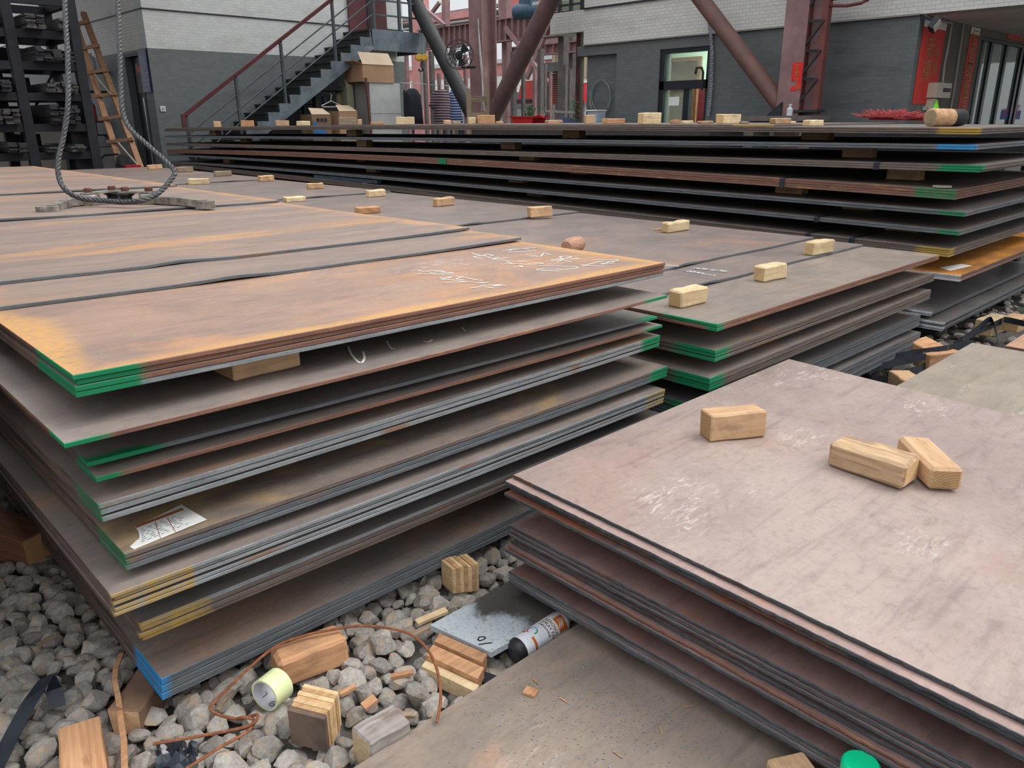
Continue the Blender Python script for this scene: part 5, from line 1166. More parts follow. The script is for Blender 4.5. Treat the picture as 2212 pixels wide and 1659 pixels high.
b = MB(); b.prism([E0+Vector((-.16, .25, -.1)), E0+Vector((-.16, -.02, -.1)), E0+Vector((-.16, -.02, .12))], (.03, 0, 0)); b.build('gusset_plate', STEEL, col_r)
# hoop rail at the top
b = MB(); b.tube([px_(1795, 12, XR-.6), px_(1830, 12, XR-.9), px_(1862, 6, XR-1.0), px_(1874, 0, XR-.9), px_(1874, -12, XR-.8), px_(1795, -2, XR-.6)], .02, 8); tag(b.build('ladder_hoop', LADM), 'red-brown safety hoop at the top of the column ladder', 'hoop')
# red paper on the column
REDP = simple('red_paper', C(222, 44, 42), C(206, 36, 38), 6, .6); GOLD = simple('gold_ink', C(178, 134, 58), C(156, 114, 48), 30, .5)
xc = XR-.55-.13-.004
ty0 = px_(1713, 135, xc).y; ty1 = px_(1736, 135, xc).y; tz0 = px_(1722, 195, xc).z; tz1 = px_(1724, 135, xc).z
if True:
    Hh_ = tz1-tz0; Wd = ty0-ty1; F_ = lambda u, v: (xc, ty0-Wd*u, tz0+Hh_*v)
    b = MB(); b.prism([F_(0, 1), F_(1, 1), F_(1, .02), F_(.55, .0), F_(0, -.02), F_(0, .1), F_(.45, .18), F_(.6, .33), F_(.35, .36), F_(0, .34)], (-.002, 0, 0)); rp_ = b.build('red_paper', REDP); tag(rp_, 'torn red paper with gold writing on the right steel column', 'paper sign')
    for i, chh in enumerate('生意兴隆'):
        if i == 3: o_ = F_(.45, .04)
        else: o_ = F_(.25, .78-.24*i)
        text_mb(chh, Hh_*.2, GOLD, (0, -1, 0), (0, 0, 1), (xc-.0035, o_[1], o_[2]), rp_, 'gold_character')

# ------------------------------------------------------------------ right building
yE = px_(1262, 98.7, XR).y; yC = px_(1990, 28, XR).y
yW0 = px_(1424, 150, XR).y; yW1 = px_(1531, 150, XR).y; zW = px_(1475, 103, XR).z
yR0 = px_(1330, 180, XR).y
b = MB(); b.span((XR, yC, 0), (XR+.3, yW1, ZB)); b.span((XR, yW0, 0), (XR+.3, yR0, ZB)); b.span((XR, yW1, zW), (XR+.3, yW0, ZB)); b.span((XR+.09, yR0, 0), (XR+.3, yE, ZB)); zr = px_(1300, 118, XR).z; b.span((XR, yR0, zr), (XR+.09, yE, ZB)); wr = struct(b.build('wall_right', GT_X, loc=(0, 0, 0)))
b = MB(); b.span((XR-.02, -8, ZB), (XR+.3, yE, 9)); b.build('white_tile_band', WT_X, wr)
yo = px_(1190, 60, XR).y; zo0, zo1 = px_(1225, 72, XR).z, px_(1225, 26, XR).z
b = MB(); b.span((XR-.02, yE, zo0), (XR+.5, yo, zo1)); b.build('overhang_beam', WT_X, wr)
b = MB(); yl_ = px_(1247, 110, XR).y; b.span((XR, yE, zr), (XR+.3, yl_, px_(1255, 100, XR).z)); b.build('lintel', GT_X, wr)
b = MB(); b.bar((XR-.035, yC, 2.98), (XR-.035, yE, 2.98), .03, .022); struct(b.build('trim_3', STEEL))
b = MB(); b.bar((XR-.03, yC, ZB), (XR-.03, yE, ZB), .02, .02); struct(b.build('trim_4', simple('pale_pipe', C(150, 148, 142))))
b = MB(); yy = px_(1252, 180, XR+.15).y; b.span((XR+.1, yy-.045, 0), (XR+.2, yy+.045, zo0)); tag(b.build('door_post', simple('dark_red_post', C(74, 44, 42), C(58, 38, 38), 5, .6)), 'slim dark red post at the corner of the grey building', 'post')
b = MB(); yrail = [px_(x, 0, XR+.1).y for x in (1258, 1234, 1210)]
for y_ in yrail: b.bar((XR+.1, y_, zo1), (XR+.1, y_, zo1+1), .05)
b.bar((XR+.1, yrail[0], zo1+.12), (XR+.1, yrail[-1], zo1+.12), .03); b.bar((XR+.1, yrail[0], zo1+.4), (XR+.1, yrail[-1], zo1+.4), .03); tag(b.build('balcony_railing', STEEL), 'dark railing above the overhanging white beam', 'railing')
# glazed door
GL = NT('door_glass'); GL.b.inputs['Transmission Weight'].default_value = .85; GL = GL.out(C(214, 230, 220), .04, 0, .5)
FR = simple('dark_door_frame', C(36, 40, 48), C(30, 33, 40), 4, .4)
ww_ = struct(MB().span((XR+.02, yW1, zW-.06), (XR+.14, yW0, zW)).build('door_3', FR))
zm = px_(1475, 183, XR).z
b = MB(); b.span((XR+.02, yW0-.08, 0), (XR+.14, yW0, zW-.06)); b.span((XR+.02, yW1, 0), (XR+.14, yW1+.05, zW-.06)); b.span((XR+.02, yW1, zm-.06), (XR+.14, yW0, zm+.06)); ymid = px_(1478, 220, XR).y; b.span((XR+.04, ymid-.05, 0), (XR+.12, ymid+.05, zm)); b.build('frame_bars', FR, ww_)
for (y0_, y1_, z0_, z1_) in ((yW1+.05, yW0-.08, zm+.06, zW-.06), (ymid+.05, yW0-.08, .1, zm-.06)):
    b = MB(); b.span((XR+.075, y0_, z0_), (XR+.082, y1_, z1_)); b.build('pane', GL, ww_)
xr2 = XR+2.6
b = MB(); b.span((xr2, yW1-2, 0), (xr2+.1, yW0+3, 3.2)); struct(b.build('wall_room_back', simple('mint_wall', C(206, 222, 206), C(196, 212, 198), 2, .7)))
b = MB(); b.span((XR+.3, yW1-2, 3.2), (xr2+.1, yW0+3, 3.25)); struct(b.build('ceiling_room', simple('white_ceiling', C(216, 224, 216))))
yd0, yd1 = px_(1450, 180, xr2-.02).y, px_(1508, 180, xr2-.02).y; zd = px_(1480, 133, xr2).z
b = MB(); b.span((xr2-.03, yd1, 0), (xr2, yd0, zd)); d4 = struct(b.build('door_4', simple('brown_inner_door', C(94, 64, 46), C(76, 52, 40), 6, .5)))
b = MB(); b.span((xr2-.06, yd1-.06, 0), (xr2-.02, yd1, zd+.07)); b.span((xr2-.06, yd0, 0), (xr2-.02, yd0+.06, zd+.07)); b.span((xr2-.06, yd1, zd), (xr2-.02, yd0, zd+.07)); b.build('door_casing', simple('brown_casing', C(134, 96, 66)), d4)
rl = bpy.data.lights.new('room_fill_light', 'AREA'); rl.energy = 150; rl.size = 1.6; rl.color = (.95, 1, .93); ro = bpy.data.objects.new('room_fill_light', rl); COL.objects.link(ro); ro.location = (XR+1.4, (yW0+yW1)/2, 3.15)  # unseen light added to brighten the room behind the glazed door
yp0, yp1 = px_(1445, 215, XR+.07).y, px_(1467, 215, XR+.07).y; b = MB(); b.span((XR+.066, yp1, px_(1456, 228, XR).z), (XR+.07, yp0, px_(1456, 209, XR).z)); tag(b.build('paper_notice', PAPER), 'white paper notice taped to the glazed door', 'notice')
b = MB(); P = [(XR+1.2, px_(1526, 230, XR+1.2).y+.15*math.sin(i*1.1), 2.2-.1*i) for i in range(14)]; b.ribbon([(XR+1.2, px_(1524, 230, XR+1.2).y, 1.8), (XR+1.2, px_(1522, 230, XR+1.2).y, 1.0), (XR+1.2, px_(1520, 230, XR+1.2).y, .0)], (0, 1, 0), .28, .02); tag(b.build('curtain', simple('dark_red_curtain', C(110, 36, 40), C(84, 28, 34), 6, .9)), 'dark red curtain at the side of the glazed door', 'curtain')
# cable ring and twisted cable on the wall
b = MB(); oc = px_(1298, 207, XR+.04)
for k in range(3):
    P = [oc+Vector((0, (.20+.012*k)*math.cos(t*.35)+.02*math.sin(k), (.24+.02*k)*math.sin(t*.35)-.02*k)) for t in range(19)]; b.tube(P, .008, 6)
tag(b.build('cable_coil', simple('grey_coil', C(138, 138, 132), C(112, 112, 108), 10, .6)), 'coil of grey cable hanging on the dark tiled wall', 'cable')
b = MB(); P = [px_(x, y, XR-.05) for x, y in ((1532, 40), (1535, 75), (1538, 120), (1537, 170), (1534, 215), (1529, 255))]; Q = []
for i in range(len(P)-1):
    for t in range(8): Q.append(P[i].lerp(P[i+1], t/8))
b.tube(Q, .024, 12, lobes=3, twist=30); tag(b.build('corrugated_conduit', simple('grey_white_conduit', C(160, 162, 168), C(120, 122, 130), 40, .6)), 'pale twisted conduit running down beside the glazed door', 'conduit')
b = MB(); c = px_(1510, 172, XR-.03); b.tube([c+Vector((0, -.06, -.15)), c+Vector((0, -.06, .1)), c+Vector((0, -.03, .16)), c+Vector((0, .05, .16)), c+Vector((0, .07, .08))], .018, 8); tag(b.build('bent_pipe', STEEL), 'black bent pipe beside the glazed door mullion', 'pipe')
# entrance recess (plane y = yC)
b = MB(); xg0 = py_(2110, 150, yC).x; xg1 = py_(2400, 150, yC).x; zg = py_(2140, 82, yC).z
b.span((XR+.3, yC, 0), (xg0, yC+.2, ZB+.02)); b.span((xg0, yC, zg), (xg1, yC+.2, ZB+.02)); struct(b.build('wall_entrance', BRN_W, loc=(0, 0, 0)))
b = MB(); b.span((XR, yC-6, ZB+.0), (xg1, yC+.2, ZB+.03)); struct(b.build('ceiling_entrance', simple('soffit', C(236, 234, 230), C(228, 226, 222), 3, .7)))
def banner(x0, x1, y0, y1, Y, lab, white=True):
    a0 = py_(x0[0], y0, Y); a1 = py_(x0[1], y0+4, Y); zb0 = py_(x0[0], y1, Y).z
    b = MB(); b.span((a0.x, Y-.006, zb0), (a1.x, Y-.003, a0.z)); r = b.build('red_banner', simple('banner_red', C(224, 62, 54), C(212, 52, 48), 4, .6)); tag(r, lab, 'banner')
    if white: b = MB(); b.span((a0.x, Y-.0075, a0.z-.02), (a1.x, Y-.006, a0.z+.07)); b.build('white_strip', PAPER, r)
    return r, a0.x, a1.x, zb0, a0.z
r, xa, xb2, za, zb2 = banner((1995, 2044), 0, 53, 225, yC, 'wide red banner with gold characters on the entrance wall')
W_ = xb2-xa
for t, fx, fz, s in (('新', .26, .62, .36), ('禧', .22, .34, .36), ('恭', .64, .60, .22), ('賀', .62, .40, .22)): text_mb(t, W_*s, GOLD, (1, 0, 0), (0, 0, 1), (xa+W_*fx, yC-.009, za+(zb2-za)*fz), r, 'gold_character')
r, xa, xb2, za, zb2 = banner((2096, 2115), 0, 70, 250, yC, 'narrow red couplet strip with gold characters beside the glass doors')
W_ = xb2-xa
for i, t in enumerate('恒富興隆道'): text_mb(t, W_*.72, GOLD, (1, 0, 0), (0, 0, 1), (xa+W_*.14, yC-.009, za+(zb2-za)*(.84-.195*i)), r, 'gold_character')
r, xa, xb2, za, zb2 = banner((2182, 2230), 0, 40, 84, yC, 'red banner above the glass doors at the right edge', False)
text_mb('大吉', (xb2-xa)*.4, GOLD, (1, 0, 0), (0, 0, 1), (xa+.05, yC-.009, za+.05), r, 'gold_character')
GL2 = NT('shop_glass'); GL2.b.inputs['Transmission Weight'].default_value = .35; GL2 = GL2.out(C(150, 166, 156), .05, 0, .8)
gd = struct(MB().span((xg0, yC+.02, zg-.04), (xg1, yC+.12, zg)).build('door_5', FR))
for i, xp in enumerate((2118, 2137, 2170, 2203, 2212, 2260)):
    x = py_(xp, 170, yC).x; b = MB(); b.span((x-.05, yC+.03, 0), (x+.05, yC+.10, zg-.04)); b.build('mullion', FR, gd)
xps = [py_(xp, 170, yC).x for xp in (2118, 2137, 2170, 2203, 2260)]
for i in range(4): b = MB(); b.span((xps[i]+.05, yC+.06, .05), (xps[i+1]-.05, yC+.068, zg-.04)); b.build('pane', GL2, gd)
z0b, z1b = py_(2180, 258, yC).z, py_(2180, 238, yC).z
for i, (a_, c_, tt) in enumerate(((2171, 2186, '欢迎'), (2190, 2212, '光临'))):
    x0_, x1_ = py_(a_, 250, yC).x, py_(c_, 250, yC).x; b = MB(); b.span((x0_, yC+.054, z0b), (x1_, yC+.058, z1b)); bs = b.build('glass_sticker', simple('blue_sticker', C(30, 120, 200))); tag(bs, '%s blue sticker on the glass doors' % ('left', 'right')[i], 'sticker'); text_mb(tt, (x1_-x0_)*.4, simple('pink_print', C(226, 96, 128)), (1, 0, 0), (0, 0, 1), (x0_+.03, yC+.052, z0b+.05), bs)
# meter box, conduit, floodlight, small things at the entrance
BEI = simple('beige_plastic', C(206, 196, 178), C(196, 186, 168), 4, .5)
a0 = py_(2027, 178, yC-.12); a1 = py_(2052, 212, yC-.12); mb_ = thing('meter_box', 'beige electric meter box on the entrance wall', 'meter box', ((a0.x+a1.x)/2, yC-.06, a1.z))
b = MB(); b.span((a0.x, yC-.12, a1.z), (a1.x, yC, a0.z)); b.build('box_body', BEI, mb_); b = MB(); b.span((a0.x+(a1.x-a0.x)*.42, yC-.128, a1.z+.07), (a1.x-.04, yC-.12, a0.z-.06)); b.build('dark_window', STEEL, mb_); b = MB(); b.span((a0.x+.03, yC-.08, a1.z-.13), (a0.x+.16, yC, a1.z-.01)); b.build('lower_box', BEI, mb_)
b = MB(); P = [py_(x, y, yC-.03) for x, y in ((1992, 28), (2008, 40), (2035, 46), (2056, 50), (2048, 100), (2040, 140), (2036, 178))]; b.tube(P, .014, 8); tag(b.build('conduit_pipe', simple('white_conduit', C(196, 190, 180))), 'white conduit bending down to the meter box', 'conduit')
b = MB(); P = [py_(x, y, yC-.03) for x, y in ((2084, 36), (2072, 120), (2060, 200), (2050, 255))]; b.tube(P, .012, 8); tag(b.build('conduit_pipe', simple('white_conduit2', C(190, 186, 180))), 'straight white conduit between the two red hangings', 'conduit')
fl = thing('floodlight', 'small white floodlight hanging over the wide red banner', 'lamp', py_(2025, 52, yC-.2)); c = py_(2025, 53, yC-.2)
R_ = Matrix.Rotation(.5, 3, 'X') @ Matrix.Rotation(.35, 3, 'Y')
b = MB(); b.box(c+Vector((0, .03, 0)), (.17, .06, .13), 0, mat=R_); b.build('housing', STEEL, fl); b = MB(); b.box(c+R_ @ Vector((0, -.012, 0))+Vector((0, .02, 0)), (.14, .03, .11), 0, mat=R_); b.build('lamp_face', simple('lamp_white', C(226, 220, 208)), fl); b = MB(); b.bar(c+Vector((0, .05, .05)), c+Vector((0, .2, .10)), .03); b.build('bracket', STEEL, fl)
c = py_(2020, 240, yC-.3); b = MB(); b.lathe([(.07, -.12), (.05, 0), (.018, .09), (.018, .12)], 10, 0, c); tag(b.build('spray_bottle', simple('lime_green', C(130, 216, 60))), 'lime green bottle below the wide red banner', 'bottle')
c0 = py_(1994, 234, yC-.02); b = MB(); b.box(c0+Vector((.2, 0, 0)), (.34, .03, .05)); tag(b.build('hook_rail', simple('white_rail', C(196, 198, 198))), 'white hook rail under the wide red banner', 'rail')
# red broom lying behind the rear stack top
tb = XF+LF+.6; c0 = px_(1880, 254, tb); c1 = px_(2060, 256, tb); BR = simple('red_bristle', C(206, 106, 106), C(184, 78, 82), 60, .9)
br = thing('broom', 'red fluffy broom lying behind the long rear stack', 'broom', (c0.x, c0.y, c0.z-.05)); b = MB(); b.bar(c0, c1, .05, .04); b.build('handle', simple('red_pole', C(200, 40, 40)), br)
b = MB(); rr = random.Random(5)
for k in range(600):
    t = rr.uniform(0, .6); p = c0.lerp(c1, t)+Vector((rr.uniform(-.1, .1), rr.uniform(-.1, .1), rr.uniform(0, .02))); q = p+Vector((rr.uniform(-.08, .10), rr.uniform(-.14, .14), rr.uniform(.0, .065)*math.sin(t/.55*3.1))); b.bar(p, q, .004, .004)
bo = b.build('bristles', BR, br); bo['kind'] = 'stuff'
b = MB(); b.span((c0.x-.3, 1.6, c0.z-.35), (c0.x+.3, c0.y+.4, c0.z-.06)); b.span((c0.x-.25, 1.7, 0), (c0.x-.15, 1.8, c0.z-.35)); b.span((c0.x+.1, c0.y, 0), (c0.x+.2, c0.y+.1, c0.z-.35)); tag(b.build('low_bench', STEEL), 'dark bench behind the rear stack carrying the red broom', 'bench')
# bottle by the column foot
c = px_(1705, 250, XR-1.0); b = MB(); b.lathe([(.0, 0), (.036, 0), (.036, .075), (.014, .10), (.014, .115), (.018, .117), (.018, .135), (0, .135)], 14, 0, Vector((c.x, c.y, c.z))); tag(b.build('bottle', simple('clear_white', C(216, 220, 224), rough=.2)), 'small white bottle at the right column foot', 'bottle')
b = MB(); b.span((XR-1.25, c.y-.4, c.z-.06), (XR-.75, c.y+.5, c.z)); b.span((XR-1.2, c.y-.35, 0), (XR-.8, c.y-.25, c.z-.06)); b.span((XR-1.2, c.y+.35, 0), (XR-.8, c.y+.45, c.z-.06)); tag(b.build('side_table', simple('grey_table', C(110, 104, 100))), 'low grey table behind the rear stack by the red column', 'table')

# ------------------------------------------------------------------ clothes line, chair, fan near the middle column
YK = 12.4
b = MB(); LN = [py_(x, y, YK) for x, y in ((866, 179), (900, 181), (960, 185), (1035, 191))]; b.tube(LN, .007, 6); tag(b.build('clothes_line', simple('pale_line', C(176, 176, 172))), 'thin pale rod carrying the shirts', 'clothes line')
def shirt(outline, Y, lab, mt, depth=.14, sleeves=()):
    """hanging shirt: closed front/back shells with a belly, from its outline in the picture"""
    c0 = py_(outline[0][0], outline[0][1], Y); P = [py_(x, y, Y) for x, y in outline]; ctr = sum(P, Vector())/len(P); n = len(P)
    b = MB(); vs_ = []
    for s in (-1, 1):
        for f in (1.0, .72, .38):
            for p in P: q = ctr+(p-ctr)*f; vs_.append((q.x, q.y+s*depth/2*math.sqrt(max(0, 1-f*f))+.012*math.sin(q.x*40)*(1-f), q.z))
        vs_.append((ctr.x, ctr.y+s*depth/2, ctr.z))
    m_ = 3*n+1; fs = []
    for s in (0, 1):
        o = s*m_
        for r in range(2): fs += [(o+r*n+k, o+r*n+(k+1) % n, o+(r+1)*n+(k+1) % n, o+(r+1)*n+k) for k in range(n)]
        fs += [(o+2*n+k, o+2*n+(k+1) % n, o+3*n) for k in range(n)]
    b.add(vs_, fs); r = b.build('shirt', mt, smooth=True); tag(r, lab, 'shirt', 'shirts on the line')
    h = MB(); top = py_(*sleeves, Y); ln = top.copy(); ln.z += .07; h.tube([top-Vector((0, 0, .02)), ln, ln+Vector((.02, 0, .02))], .006, 6); h.build('hanger_hook', STEEL, r); return r
def stripe(name, base, line, sc):
    m = NT(name); tc = m.n('ShaderNodeTexCoord'); w = m.n('ShaderNodeTexWave', bands_direction='Z'); w.inputs['Scale'].default_value = sc; w.inputs['Distortion'].default_value = .6; w.inputs['Detail'].default_value = 1; m.l(tc.outputs['Object'], w.inputs['Vector'])
    return m.out(m.mix(m.ramp(w.outputs['Fac'], .84, .93), base, line), .9, 0, .1)
shirt([(884, 191), (895, 191), (902, 195), (908, 205), (912, 235), (915, 268), (874, 268), (872, 240), (871, 200), (872, 193), (877, 197)], YK, 'black long-sleeved top hanging from the line', simple('black_cloth', C(30, 32, 42), C(24, 26, 34), 10, .9), sleeves=(890, 189))
shirt([(943, 194), (956, 193), (966, 196), (972, 205), (973, 268), (937, 268), (936, 238), (930, 233), (926, 229), (930, 214), (934, 201)], YK-.03, 'purple shirt with pale horizontal stripes hanging from the line', stripe('purple_stripe', C(62, 52, 70), C(178, 156, 140), 6.5), sleeves=(949, 192))
shirt([(974, 194), (984, 195), (992, 198), (998, 208), (1000, 222), (994, 226), (996, 250), (1000, 268), (970, 268), (969, 230), (968, 205)], YK+.03, 'blue shirt with pale horizontal stripes hanging from the line', stripe('blue_stripe', C(48, 60, 102), C(186, 190, 204), 6.5), sleeves=(978, 193))
CHW = W_OLD[0]; YH = 10.25
ch_ = thing('wooden_chair', 'weathered grey wooden chair back in front of the middle column', 'chair', py_(1032, 250, YH))
X0, X1 = py_(1013, 230, YH).x, py_(1052, 230, YH).x; zt0 = py_(1032, 195, YH).z
for x in (X0, X1):
    b = MB(); b.span((x-.028, YH-.025, 0), (x+.028, YH+.03, zt0+.02)); b.build('back_post', CHW, ch_)
for y0_, y1_ in ((207, 220), (243, 252)):
    b = MB(); b.span((X0+.02, YH-.02, py_(1030, y1_, YH).z), (X1-.02, YH+.015, py_(1030, y0_, YH).z)); b.build('back_slat', CHW, ch_)
b = MB(); b.span((X0-.03, YH-.03, 1.2), (X1+.03, YH+.42, 1.24)); b.build('seat', CHW, ch_)
for x in (X0, X1):
    b = MB(); b.span((x-.025, YH+.36, 0), (x+.025, YH+.41, 1.2)); b.build('front_leg', CHW, ch_)
FK = simple('black_fan', C(40, 42, 46), C(32, 33, 37), 8, .5); fc = pd(992, 118, 13.2); fd = Vector((.45, .55, -.1)).normalized(); fu = Vector((0, 0, 1)); fs_ = fd.cross(fu).normalized(); fu = fs_.cross(fd)
fn = thing('wall_fan', 'black industrial fan mounted left of the middle column', 'fan', fc)
b = MB()
for r in (.10, .17, .235):
    for off in (-.05, .05): b.tube([fc+fd*off*(1.2-r*2)+(fs_*math.cos(t*math.pi/12)+fu*math.sin(t*math.pi/12))*r for t in range(25)], .005, 5)
for k in range(16):
    an = k*math.pi/8
    for off in (-1, 1): b.tube([fc+fd*off*.055, fc+fd*off*.04+(fs_*math.cos(an)+fu*math.sin(an))*.13, fc+(fs_*math.cos(an)+fu*math.sin(an))*.235], .003, 4)
b.build('guard', FK, fn)
for k in range(3):
    an = k*2.094+.4; d1 = fs_*math.cos(an)+fu*math.sin(an); d2 = fs_*math.cos(an+.75)+fu*math.sin(an+.75); b = MB(); b.prism([fc+d1*.04+fd*.02, fc+d1*.19+fd*.025, fc+d2*.19-fd*.02, fc+d2*.05-fd*.01], fd*.006); b.build('blade', FK, fn)
MB().lathe([(0, -.02), (.055, -.02), (.06, .02), (.06, .13), (.04, .16), (0, .16)], 16, 0, fc, fd).build('motor', FK, fn, smooth=True)
b = MB(); b.tube([fc+fd*.12, fc+fd*.12+Vector((.05, -.02, -.18)), fc+Vector((.16, -.22, -.2))], .022, 8); b.build('bracket', FK, fn)

# ------------------------------------------------------------------ yard beyond the opening
def at_box(name, x0, y0, x1, y1, X, dx, mt, lab, cat, group=None, parent=None, zb=None):
    """box whose -x face covers picture rectangle (x0,y0)-(x1,y1) on the plane x = X"""
    a = px_((x0+x1)/2, y0, X); c = px_((x0+x1)/2, y1, X); ya_, yb2 = px_(x0, (y0+y1)/2, X).y, px_(x1, (y0+y1)/2, X).y
    b = MB(); b.span((X, min(ya_, yb2), zb if zb is not None else c.z), (X+dx, max(ya_, yb2), a.z)); o = b.build(name, mt, parent)
    if parent is None: tag(o, lab, cat, group)
    return o
ODG = simple('grey_brown_post', C(104, 96, 94), C(84, 78, 78), 6, .65)
posts = [(878, 115, .09, 13.2), (917, 130, .08, 12.6), (931, 110, .10, 12.9), (947, 158, .07, 13.4), (962, 150, .09, 14.0), (978, 102, .10, 13.4), (1004, 118, .08, 13.6), (1106, 112, .10, 13.0), (1128, 152, .07, 13.2), (1153, 150, .07, 13.6), (1164, 106, .10, 12.5), (1174, 138, .08, 13.0), (1187, 155, .06, 13.6), (1218, 140, .08, 13.0), (1228, 150, .07, 13.4), (1090, -70, .2, 16.15), (1210, -70, .2, 16.15), (1230, 60, .2, 18.62)]
for i, (x, yt, w_, X) in enumerate(posts):
    p = px_(x, 200, X); z1 = px_(x, yt, X).z; b = MB(); b.span((X, p.y-w_/2, 0), (X+w_, p.y+w_/2, z1)); tag(b.build('rack_post', ODG if i % 3 else RED_OX), 'upright yard rack post, %s from the left in the yard opening' % (ORD+['tenth', 'eleventh', 'twelfth', 'thirteenth', 'fourteenth', 'fifteenth', 'sixteenth', 'seventeenth', 'eighteenth'])[sorted(range(len(posts)), key=lambda k: posts[k][0]).index(i)], 'post', 'rack posts in the yard')
PINK = simple('pink_red_paint', C(214, 152, 148), C(200, 136, 134), 3, .55); MAR = simple('hazy_maroon', C(160, 126, 126), C(138, 108, 110), 4, .6)  # maroon paled to imitate haze over the far steelwork
at_box('gantry_column', 889, -60, 911, 330, 17.5, .4, PINK, 'pink-red gantry column in the yard left of the middle column', 'column', zb=0)
# girders on the far line
def girder(Xg, pxl, pyl, pxr, pyr, h, lab, stiff=12):
    yl_, yr_ = px_(pxl, pyl, Xg).y, px_(pxr, pyr, Xg).y; zt = px_(pxr, pyr, Xg).z; r = thing('crane_girder', lab, 'girder', (Xg, yr_, zt-h))
    b = MB(); b.span((Xg, yr_, zt-h), (Xg+.02, yl_, zt)); b.build('web', MAR, r)
    for z in (zt, zt-h): b = MB(); b.span((Xg-.12, yr_, z-.015), (Xg+.14, yl_, z+.015)); b.build('flange', MAR, r)
    for k in range(stiff): y_ = yr_+(yl_-yr_)*(k+.5)/stiff; b = MB(); b.span((Xg-.11, y_-.012, zt-h), (Xg, y_+.012, zt)); b.build('stiffener', MAR, r)
girder(16.0, 905, 75, 1235, 22, .55, 'maroon crane girder with stiffeners behind the middle column', 26)
girder(18.5, 1095, 92, 1262, 88, .28, 'lower maroon girder on the right of the yard opening', 10)
at_box('tie_beam', 1120, 62, 1200, 82, 17.2, .2, MAR, 'dark maroon beam below the crane girder', 'beam')
at_box('gantry_beam', 1076, -40, 1258, 16, 20, .6, simple('salmon_beam', C(208, 128, 122), C(196, 114, 110), 3, .5), 'salmon-red gantry beam at the top of the yard opening', 'beam')
at_box('gantry_beam', 905, 28, 1018, 44, 21, .5, PINK, 'faded pink beam behind the left dark brace', 'beam')
# trusses / diagonals
for (x0, y0, x1, y1, X, r_, lab) in ((900, 5, 960, 55, 15.85, .05, 'thin sloping strut above the girder on the left'), (1092, 60, 1185, 180, 15.85, .05, 'long dark diagonal strut right of the middle column'), (1188, 50, 1138, 170, 15.95, .05, 'crossing diagonal strut right of the middle column'), (963, 0, 963, 60, 16.6, .09, 'short upright hanger above the girder'), (1088, -10, 1088, 60, 16.6, .10, 'upright hanger right of the middle column'), (950, 5, 920, 45, 18, .05, 'pale diagonal strut at the top left of the opening')):
    b = MB(); b.bar(px_(x0, y0, X), px_(x1, y1, X), r_*2, r_*2); tag(b.build('strut', MAR), lab, 'strut', 'struts of the yard frame')
# hook block
hk = thing('hook_block', 'yellow crane hook block hanging in the yard opening', 'hook block', pd(911, 140, 15)); YELM = simple('hook_yellow', C(216, 172, 60), C(196, 150, 50), 6, .5)
for dx in (-6, 6):
    MB().lathe([(0, -.03), (.06, -.03), (.075, 0), (.06, .03), (0, .03)], 16, 0, pd(911+dx, 124, 15), RC @ np.array([0, 0, 1])).build('sheave', YELM, hk)
b = MB(); b.tube([pd(911, 132, 15), pd(910, 142, 15), pd(914, 150, 15), pd(909, 156, 15), pd(905, 150, 15)], .022, 8); b.build('hook', STEEL, hk)
b = MB(); b.tube([pd(907, 118, 15), pd(908, 0, 15)], .008, 5); b.tube([pd(915, 118, 15), pd(914, 0, 15)], .008, 5); b.tube([pd(910, 156, 15), pd(911, 235, 15)], .03, 6, lobes=3, twist=20); b.build('chain', simple('grey_chain', C(150, 150, 150)), hk)
ht = thing('hoist_motor', 'blue-grey hoist motor on the crane girder', 'hoist', pd(1140, 20, 17)); HB = simple('hoist_blue', C(70, 96, 116), C(54, 74, 92), 8, .5)
MB().lathe([(0, -.32), (.14, -.32), (.16, -.28), (.16, .1), (.12, .14), (.12, .32), (0, .32)], 16, 0, pd(1140, 24, 17), (.3, -1, 0)).build('motor_drum', HB, ht, smooth=True)
b = MB(); c = pd(1142, 10, 17); b.box(c, (.25, .35, .22)); b.build('gearbox', HB, ht)
# far shed roof with light strips
ROOFM = simple('roof_sheet', C(150, 148, 146), C(132, 130, 130), 3, .7)
rf = struct(MB().span((23.6, 12, 5.62), (23.8, 34, 5.75)).build('ceiling_yard', ROOFM))
for k in range(12): b = MB(); b.span((23.8+1.35*k, 12, 5.5), (24.7+1.35*k, 34, 5.56)); b.build('roof_panel', ROOFM, rf)
for k in range(5): b = MB(); b.span((23.6, 14+4.5*k, 5.56), (40, 14.15+4.5*k, 5.7)); b.build('purlin', MAR, rf)
# far white building with windows
XB = 44
fb = thing('far_building', 'white low building with red band far across the yard', 'building', (XB, 45, 0))
y0f, y1f = px_(1275, 150, XB).y-2, px_(845, 150, XB).y+2; WH = simple('white_wall', C(232, 230, 224), C(220, 218, 212), 2, .7)
b = MB(); b.span((XB, y0f, 0), (XB+6, y1f, 4.6)); b.build('wall', WH, fb)
b = MB(); b.span((XB-.1, y0f, 4.6), (XB+6, y1f, 5.4)); b.build('red_band', simple('far_red', C(214, 140, 134)), fb)
b = MB(); b.span((XB-.3, y0f, 5.4), (XB+6, y1f, 5.7)); b.build('roof', simple('far_roof', C(206, 210, 214)), fb)
GLD = simple('far_window', C(96, 104, 108), C(80, 88, 92), 2, .3)
yk = y0f+1
while yk < y1f-2:
    b = MB(); b.span((XB-.06, yk, 1.5), (XB, yk+1.6, 3.3)); wo = b.build('window', GLD, fb); b = MB(); b.span((XB-.08, yk+.76, 1.5), (XB-.06, yk+.84, 3.3)); b.build('mullion', WH, wo); yk += 2.6
